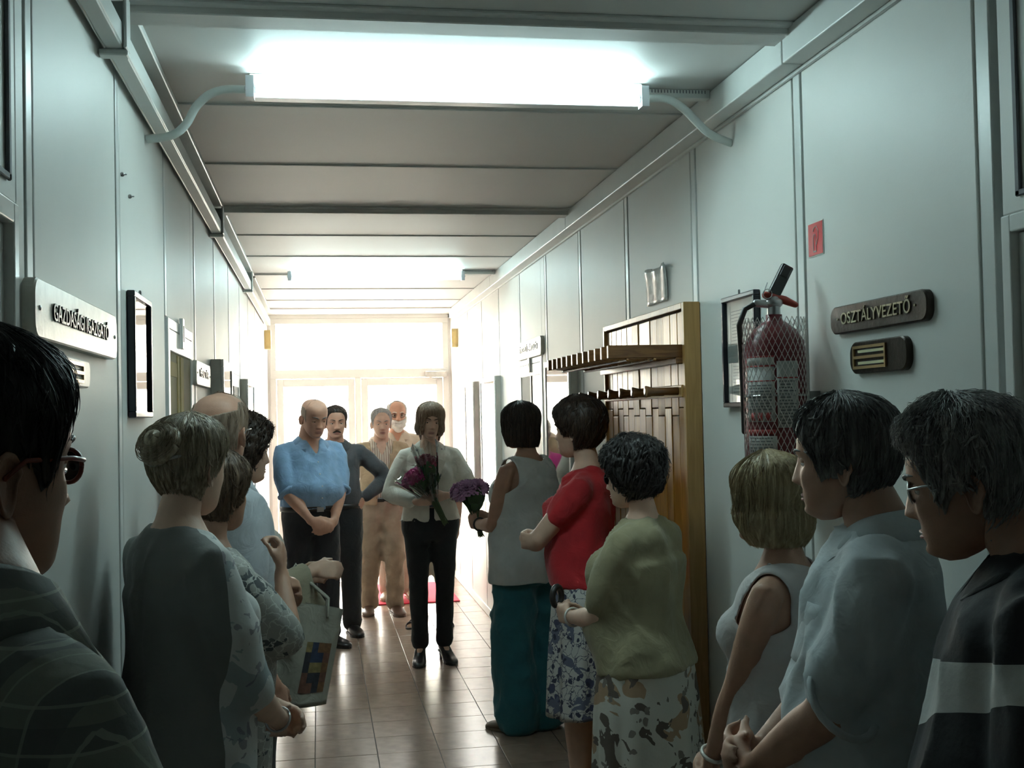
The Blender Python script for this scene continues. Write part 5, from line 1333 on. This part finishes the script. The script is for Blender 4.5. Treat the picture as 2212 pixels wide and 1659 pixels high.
def p_updo():
    A = {1: dict(w=(.06, .22, .955), dir=(-.75, .55, -.25), palm=(-.2, -1, 0), pole=(.8, -.6, -.2), curl=.45), -1: dict(w=(-.05, .22, .965), dir=(.7, .6, -.2), palm=(.1, -1, 0), pole=(-.8, -.6, -.2), curl=.45)}
    p = Person((-.315, 2.76), 1.655, 'f', -58, ws=1.08, sh=.022, bust=1.05, belly=.01, head=(26, -3, 0), arms=A, skin=SK_B, voxel=.008)
    tag(p.root, 'woman with ash-blond hair pinned up and white top with grey back', 'person')
    tp = pattern('splashed_top', (.52, .53, .52), [(9, .41, (.16, .22, .25, .6), 'noise'), (15, .38, (.14, .12, .16, .6), 'noise'), (1, -.005, (.16, .16, .155), ('half', (0, 1, 0)))])
    p.top(tp, z0=.87, sl=1.05, inf=.015, loose=.45, flare=.012, name='top', cut=vneck(p, 1.40, .8), seed=141, amp=0.0081, slr=1.25); p.trousers(BLACK, z1=.97, seed=142); p.face(brow=HM_ASH); p.shoes(SHOE)
    hair(p, HM_ASH, [(0, .066), (35, .055), (60, .03), (75, .0), (90, -.03), (120, -.075), (180, -.085)], [(0, .012), (60, .014), (120, .016), (180, .016)], lump=.002, strands=1500, slen=.5, srad=.0006, hang=False, seed=17)
    mb = MB(); c = Vector((.0, -.112, .052)); ax = Vector((0, -.85, .5)).normalized(); u = Vector((1, 0, 0)); v = ax.cross(u)
    for r, d, th in ((.038, .0, .017), (.024, .016, .016), (.008, .024, .018)):
        mb.tube([c+ax*d+(u*cos(a)+v*sin(a))*(r*(1+.08*sin(3*a))) for a in np.linspace(0, 2*pi, 22)], th, 8, round_ends=False)
    rs = random.Random(4)
    for k in range(260):
        a0 = rs.uniform(0, 6.28); r = rs.uniform(.02, .057); l = rs.uniform(.6, 1.8); d = .004+.03*sqrt(max(0, 1-(r/.058)**2)); 
        mb.tube([c+ax*(d+rs.uniform(0, .004))+(u*cos(a0+l*t)+v*sin(a0+l*t))*r for t in np.linspace(0, 1, 7)], .0006, 3, round_ends=False)
    p.hpart('bun', mb.v, mb.f, HM_ASH)
    mb = MB().tube([(-.02, -.118, .022), (.02, -.124, .018), (.05, -.10, .026)], [.003, .005, .004], 6); p.hpart('hair_clip', mb.v, mb.f, M_STEEL)
    p.wristband(1, M_STEEL, 'bracelet', 1.92, .03, .003); p.wristband(-1, M_ALU, 'watch', 1.88, .032, .005)
p_updo()
def p_balding():
    p = Person((-.285, 3.80), 1.735, 'm', -62, ws=.88, head=(46, 0, 0), skin=SK_A, fwd=-.06)
    tag(p.root, 'balding man in pale shirt behind the woman with pinned-up hair', 'person')
    ps = cloth('pale_grey_shirt', (.45, .48, .52)); sh = p.top(ps, z0=.88, sl=.75, inf=.015, loose=.3, cut=vneck(p, 1.42, 2.4), seed=151); p.collar(ps, parent=sh); p.trousers(cloth('dark_trousers', (.03, .03, .034)), z1=.96, seed=152); p.face(brow=HM_GREYB); p.glasses(M_STEEL); p.shoes(SHOE)
    hair(p, hairmat('hair_thin_sandy', (.24, .16, .11), (.42, .32, .25)), [(0, .1165), (58, .115), (70, -.02), (82, .004), (102, .006), (112, -.05), (180, -.085)], [(0, .001), (70, .003), (180, .005)], ustart=.5, locks=60, lockr=.002, strands=500, slen=.2, srad=.0004, hang=False, seed=18)
p_balding()
def p_grey_dress():
    A = {1: dict(w=(.05, .20, 1.33), dir=(-.35, .25, .9), palm=(-.6, -.7, .1), pole=(.5, .1, -1), curl=.7), -1: dict(w=(-.03, .24, 1.20), dir=(.5, .3, .6), palm=(.2, -1, 0), pole=(-.6, -.3, -1), curl=.6)}
    p = Person((-.295, 3.30), 1.55, 'f', -62, ws=1.12, bust=1.05, belly=.03, head=(22, 0, 0), arms=A, skin=SK_C, voxel=.008)
    tag(p.root, 'short-haired woman in grey patterned blouse with one hand raised to her chest', 'person')
    gp = pattern('grey_paisley', (.30, .30, .28), [(17, .40, (.07, .08, .085), 'noise'), (28, .04, (.45, .45, .43), 'vein'), (22, .16, (.12, .13, .13), 'flower')])
    p.top(gp, z0=.74, sl=.85, inf=.017, loose=.5, flare=.02, name='blouse', cut=vneck(p, 1.38, 1.0), seed=161, amp=0.0072, slr=1.25); p.trousers(cloth('white_trousers2', (.55, .55, .52)), z1=.96, seed=162); p.face(brow=HM_BROWN); p.shoes(SHOE)
    hair(p, HM_BROWN, [(0, .055), (35, .04), (55, .01), (70, -.03), (90, -.045), (120, -.085), (180, -.10)], [(0, .018), (60, .020), (120, .026), (180, .028)], lump=.006, lfreq=35, strands=1300, slen=.4, srad=.0006, curl=.003, hang=False, seed=19)
p_grey_dress()
def p_tote():
    A = {1: dict(w=(.09, .27, 1.135), dir=(-.1, 1, -.1), palm=(-1, 0, -.3), pole=(.5, -.8, -.6), curl=.5), -1: dict(w=(-.08, .26, 1.10), dir=(.5, .8, 0), palm=(.6, -.6, 0), pole=(-.6, -.6, -.7), curl=.5)}
    p = Person((-.30, 4.28), 1.645, 'f', -72, ws=1.1, bust=1.1, belly=.03, head=(8, -3, 0), arms=A, skin=SK_B, voxel=.008)
    tag(p.root, 'woman with dark curly hair in pale cardigan carrying a printed cloth bag', 'person')
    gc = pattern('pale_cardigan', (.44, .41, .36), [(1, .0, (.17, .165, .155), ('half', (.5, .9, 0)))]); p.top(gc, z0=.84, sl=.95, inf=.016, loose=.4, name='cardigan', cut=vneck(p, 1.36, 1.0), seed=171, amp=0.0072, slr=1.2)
    p.trousers(BLACK, z1=.98, inf=.02, seed=172); p.face(brow=HM_DARK); p.shoes(SHOE)
    hair(p, HM_DARK, CURLY_EDGE, [(0, .030), (60, .034), (120, .036), (180, .038)], lump=.013, lfreq=40, locks=380, lockr=.005, strands=1000, slen=.22, curl=.011, fly=.010, hang=False, seed=20)
    V, F = tube([p.L((.07*p.k*sin(a), (.06*cos(a)-.005)*p.k+(.03 if cos(a) > 0 else 0), (1.40-.06*max(0, cos(a)))*p.k)) for a in np.linspace(0, 2*pi, 26)], .003, 5, False); O('necklace', V, F, M_DARKPLASTIC, p.root, True)
    return p
TT = p_tote()

# ------------------------------------------------------------------ bouquets
def petal_flower(name, m, r, layers, parent, seed):
    rs = random.Random(seed); mb = MB()
    for L, (n, el, ln) in enumerate(layers):
        for k in range(n):
            a = 2*pi*(k+.5*L)/n+rs.uniform(-.1, .1); e = radians(el+rs.uniform(-8, 8)); l = r*ln
            d = Vector((cos(a)*cos(e), sin(a)*cos(e), sin(e))); s = Vector((-sin(a), cos(a), 0)); up = d.cross(s)*-1
            w = l*.26; p0 = Vector((0, 0, -.1*r)); c = p0+d*l*.55+up*l*.06; t = p0+d*l+up*l*.18
            mb.add([p0-s*w*.3, p0+s*w*.3, c+s*w, c-s*w, t+s*w*.35, t-s*w*.35, c+up*w*.25*-1], [(0, 1, 2, 6), (0, 6, 3, 3)[:3], (6, 2, 4), (6, 4, 5), (6, 5, 3)])
    o = OB(name, mb, m, parent); return o
def leaf_mesh(name, m, parent, l=.11, w=.028):
    V = []; F = []; n = 7
    for i in range(n+1):
        t = i/n; ww = w*sin(pi*min(.98, t*.95+.03))**.8; z = .02*sin(t*3)
        V += [(-ww, l*t, z+.25*ww), (0, l*t, z), (ww, l*t, z+.25*ww)]
    for i in range(n): q = 3*i; F += [(q, q+1, q+4, q+3), (q+1, q+2, q+5, q+4)]
    o = O(name, V, F, m, parent, True); o.modifiers.new('t', 'SOLIDIFY').thickness = .0012; return o
M_LEAF = mat('leaf_green', (.035, .075, .025), .45, var=.3); M_STEM = mat('stem_green', (.06, .10, .035), .5)
M_WRAP = glassy('cellophane', (.90, .93, .91), refl=2.6, rough=.06)
def bouquet(label, hand, head, tail, fm, nf, spread, fr, seed, wrap=True, leaves=14, layers=None, top=.0):
    hand, head, tail = Vector(hand), Vector(head), Vector(tail); e = empty('bouquet', hand); tag(e, label, 'bouquet'); rs = random.Random(seed)
    ax = (head-hand).normalized(); u = ax.orthogonal().normalized(); v = ax.cross(u); hd = head-hand; f0 = None; l0 = None
    lay = layers or [(16, 8, 1.), (15, 32, .92), (12, 55, .8), (8, 75, .62)]
    q0 = Vector((0, 0, 1)).rotation_difference(ax)
    for k in range(nf):
        a = k*2.39996; rr = sqrt((k+.5)/nf); dirv = (ax*(1.15-.75*rr*rr)+(u*cos(a)+v*sin(a))*rr).normalized()
        pos = hd+(u*cos(a)+v*sin(a))*spread*rr+ax*(.035*(1-rr*rr)-.02+rs.uniform(-.008, .008))
        rot = Vector((0, 0, 1)).rotation_difference(dirv).to_euler(); sc = rs.uniform(.85, 1.15)
        if f0 is None: f0 = petal_flower('flower', fm, fr, lay, e, seed); f0.location = pos; f0.rotation_euler = rot
        else: inst(f0, e, pos, rot, (sc,)*3)
        V, F = tube([pos-ax*.01, pos*.55+ax*.01, (u*cos(a)+v*sin(a))*.012*rr, (tail-hand)*.6+(u*cos(a)+v*sin(a))*.012*rr, (tail-hand)*rs.uniform(.9, 1.05)+(u*cos(a+.6)+v*sin(a+.6))*.016*rr], .0028, 6); O('stem', V, F, M_STEM, e, True)
    for k in range(leaves):
        a = rs.uniform(0, 6.28); t = rs.uniform(.2, .6); pos = hd*t+(u*cos(a)+v*sin(a))*spread*t*.75; d = (ax*1.2+(u*cos(a)+v*sin(a))*rs.uniform(.3, .9)).normalized()
        rot = Vector((0, 1, 0)).rotation_difference(d).to_euler()
        if l0 is None: l0 = leaf_mesh('leaf', M_LEAF, e); l0.location = pos; l0.rotation_euler = rot
        else: inst(l0, e, pos, rot, (rs.uniform(.7, 1.1),)*3)
    if wrap:
        n = 40; rows = []; Lh = hd.length+top
        for i in range(13):
            t = i/12; row = []
            for j in range(n):
                a = 2*pi*j/n; r = .018+(spread*1.25)*t**.85; r *= 1+.10*sin(a*7+2*sin(a*2)+seed)*t+.05*sin(a*13+seed)
                row.append(ax*(-.03+(Lh+.03)*t+(.022*sin(a*5+seed) if i == 12 else 0))+(u*cos(a)+v*sin(a))*r)
            rows.append(row)
        V = [q for r in rows for q in r]; F = [(i*n+j, i*n+(j+1) % n, (i+1)*n+(j+1) % n, (i+1)*n+j) for i in range(12) for j in range(n)]
        O('cellophane_wrap', V, F, M_WRAP, e)
def world_hand(p, i, off=.085):
    M = Matrix.Translation(p.root.location) @ Matrix.Rotation(p.root.rotation_euler.z, 4, 'Z'); d, n, c = p.hand[i]
    return M @ (p.W[i]+d*off*p.k+n*.022)
hr, hl = world_hand(HON, 1, .05), world_hand(HON, -1, .05); hc = (hr+hl)/2
bouquet('bouquet of magenta chrysanthemums in cellophane held by the woman in white jacket', hc+Vector((-.01, -.02, 0)), hc+Vector((-.125, -.03, .15)), hc+Vector((.08, -.03, -.17)), mat('magenta_petal', (.42, .035, .19), .6, var=.25), 17, .078, .046, 3, leaves=9, top=.05)
bouquet('tall cellophane cone with dark red flowers held by the woman in white jacket', hc+Vector((.01, -.05, .01)), hc+Vector((-.035, -.07, .25)), hc+Vector((.085, -.05, -.16)), mat('wine_petal', (.24, .022, .05), .6, var=.25), 9, .055, .040, 5, leaves=22, top=.10)
hw = world_hand(WT, -1, .06)
bouquet('bunch of pale purple chrysanthemums held by the dark-bobbed woman', hw+Vector((0, .0, .01)), hw+Vector((-.03, .01, .19)), hw+Vector((.03, 0, -.08)), mat('lilac_petal', (.44, .24, .40), .6, var=.25), 20, .088, .052, 7, wrap=False, leaves=18)

# ------------------------------------------------------------------ cloth bag and jacket on the forearm
M_T = Matrix.Translation(TT.root.location) @ Matrix.Rotation(TT.root.rotation_euler.z, 4, 'Z'); ew, ww_ = M_T @ TT.E[1], M_T @ TT.W[1]
def tote():
    c = ew.lerp(ww_, .66); e = empty('tote_bag', (c.x-.03, c.y-.085, .665), radians(6)); tag(e, 'canvas tote bag with a dark coloured square print hanging from the forearm', 'bag')
    cv = cloth('canvas', (.33, .31, .26), bump=.6); w, h = .112, .34; nx, nz = 14, 20; V = []; F = []
    til = Matrix.Rotation(radians(13), 4, 'Y')
    for sd in (-1, 1):
        for i in range(nx+1):
            for j in range(nz+1):
                u, t = i/nx*2-1, j/nz; d = .032*(1-u*u)**.6*(1-.6*t)+.004+.008*sin(u*5+t*4)*(1-u*u)
                V.append(til @ Vector((u*w*(1+.08*(1-t)), sd*d, h*t-.012*(1-t)*cos(u*2.2))))
    off = (nx+1)*(nz+1); q = lambda s, i, j: s*off+i*(nz+1)+j
    for i in range(nx):
        for j in range(nz): F += [(q(0, i, j), q(0, i+1, j), q(0, i+1, j+1), q(0, i, j+1)), (q(1, i, j), q(1, i, j+1), q(1, i+1, j+1), q(1, i+1, j))]
        F.append((q(0, i, 0), q(1, i, 0), q(1, i+1, 0), q(0, i+1, 0)))
    for j in range(nz): F += [(q(0, 0, j), q(0, 0, j+1), q(1, 0, j+1), q(1, 0, j)), (q(0, nx, j), q(1, nx, j), q(1, nx, j+1), q(0, nx, j+1))]
    O('bag_body', V, F, cv, e, True)
    top = Vector((c.x, c.y, c.z+.05))-Vector(e.location)
    for sd in (-1, 1):
        P = [til @ Vector((-.06, sd*.018, h-.03)), til @ Vector((-.05, sd*.02, h+.03)), Vector((top.x-.03, top.y+sd*.01, top.z-.05)), Vector((top.x, top.y, top.z)), Vector((top.x+.03, top.y+sd*.01, top.z-.05)), til @ Vector((.05, sd*.02, h+.03)), til @ Vector((.06, sd*.018, h-.03))]
        mb = MB(); mb.tube(P, .006, 6); OB('strap', mb, cv, e, True)
    cols = {'o': (.17, .08, .035), 'b': (.025, .035, .07), 'k': (.025, .025, .032), 'y': (.20, .15, .06), 'r': (.14, .06, .04)}
    rows = ['yboo'[::1], 'kbbr', 'kyyo', 'rkkr', 'rrko']
    for r, row in enumerate(rows):
        for cidx, ch in enumerate(row):
            n = 3; V = []
            for i in range(n+1):
                for j in range(n+1):
                    u = (.10+(cidx+i/n)*.185)-.02; t = .64-(r+j/n)*.10; d = .032*(1-u*u)**.6*(1-.6*t)+.004+.008*sin(u*5+t*4)*(1-u*u)
                    V.append(til @ Vector((u*w*(1+.08*(1-t)), -d-.0015, h*t-.012*(1-t)*cos(u*2.2))))
            F = [(i*(n+1)+j, i*(n+1)+j+1, (i+1)*(n+1)+j+1, (i+1)*(n+1)+j) for i in range(n) for j in range(n)]
            O('print_patch', V, F, mat('print_'+ch, cols[ch], .8, var=.3, vscale=60), e, True)
tote()
def jacket():
    a, b = ew.lerp(ww_, .12), ew.lerp(ww_, .74); ax = (b-a); L = ax.length; ax.normalize(); sd = ax.cross(Vector((0, 0, 1))).normalized(); n, m = 26, 22; V = []; F = []
    for i in range(n+1):
        t = i/n
        for j in range(m+1):
            s = j/m*2-1; base = a+ax*(L*t); r = .047; hang = .17+.04*sin(t*5)
            if abs(s) < .3:
                th = s/.3*pi/2; o = sd*(r*sin(th))+Vector((0, 0, r*cos(th)))
            else:
                k = (abs(s)-.3)/.7; sg = 1 if s > 0 else -1; o = sd*(sg*(r+.02*k+.010*sin(t*17+sg+k*2)*k))+Vector((0, 0, -hang*k*(1 if sg > 0 else .8)))+ax*(.03*k*sin(t*6+s*2)+.05*k*(t-.4))
            V.append(base+o)
    F = [(i*(m+1)+j, i*(m+1)+j+1, (i+1)*(m+1)+j+1, (i+1)*(m+1)+j) for i in range(n) for j in range(m)]
    o = O('folded_jacket', V, F, cloth('beige_jacket', (.27, .235, .165), bump=.5), None, True); o.modifiers.new('t', 'SOLIDIFY').thickness = .006
    tag(o, 'folded beige jacket draped over the forearm above the tote bag', 'jacket')
jacket()
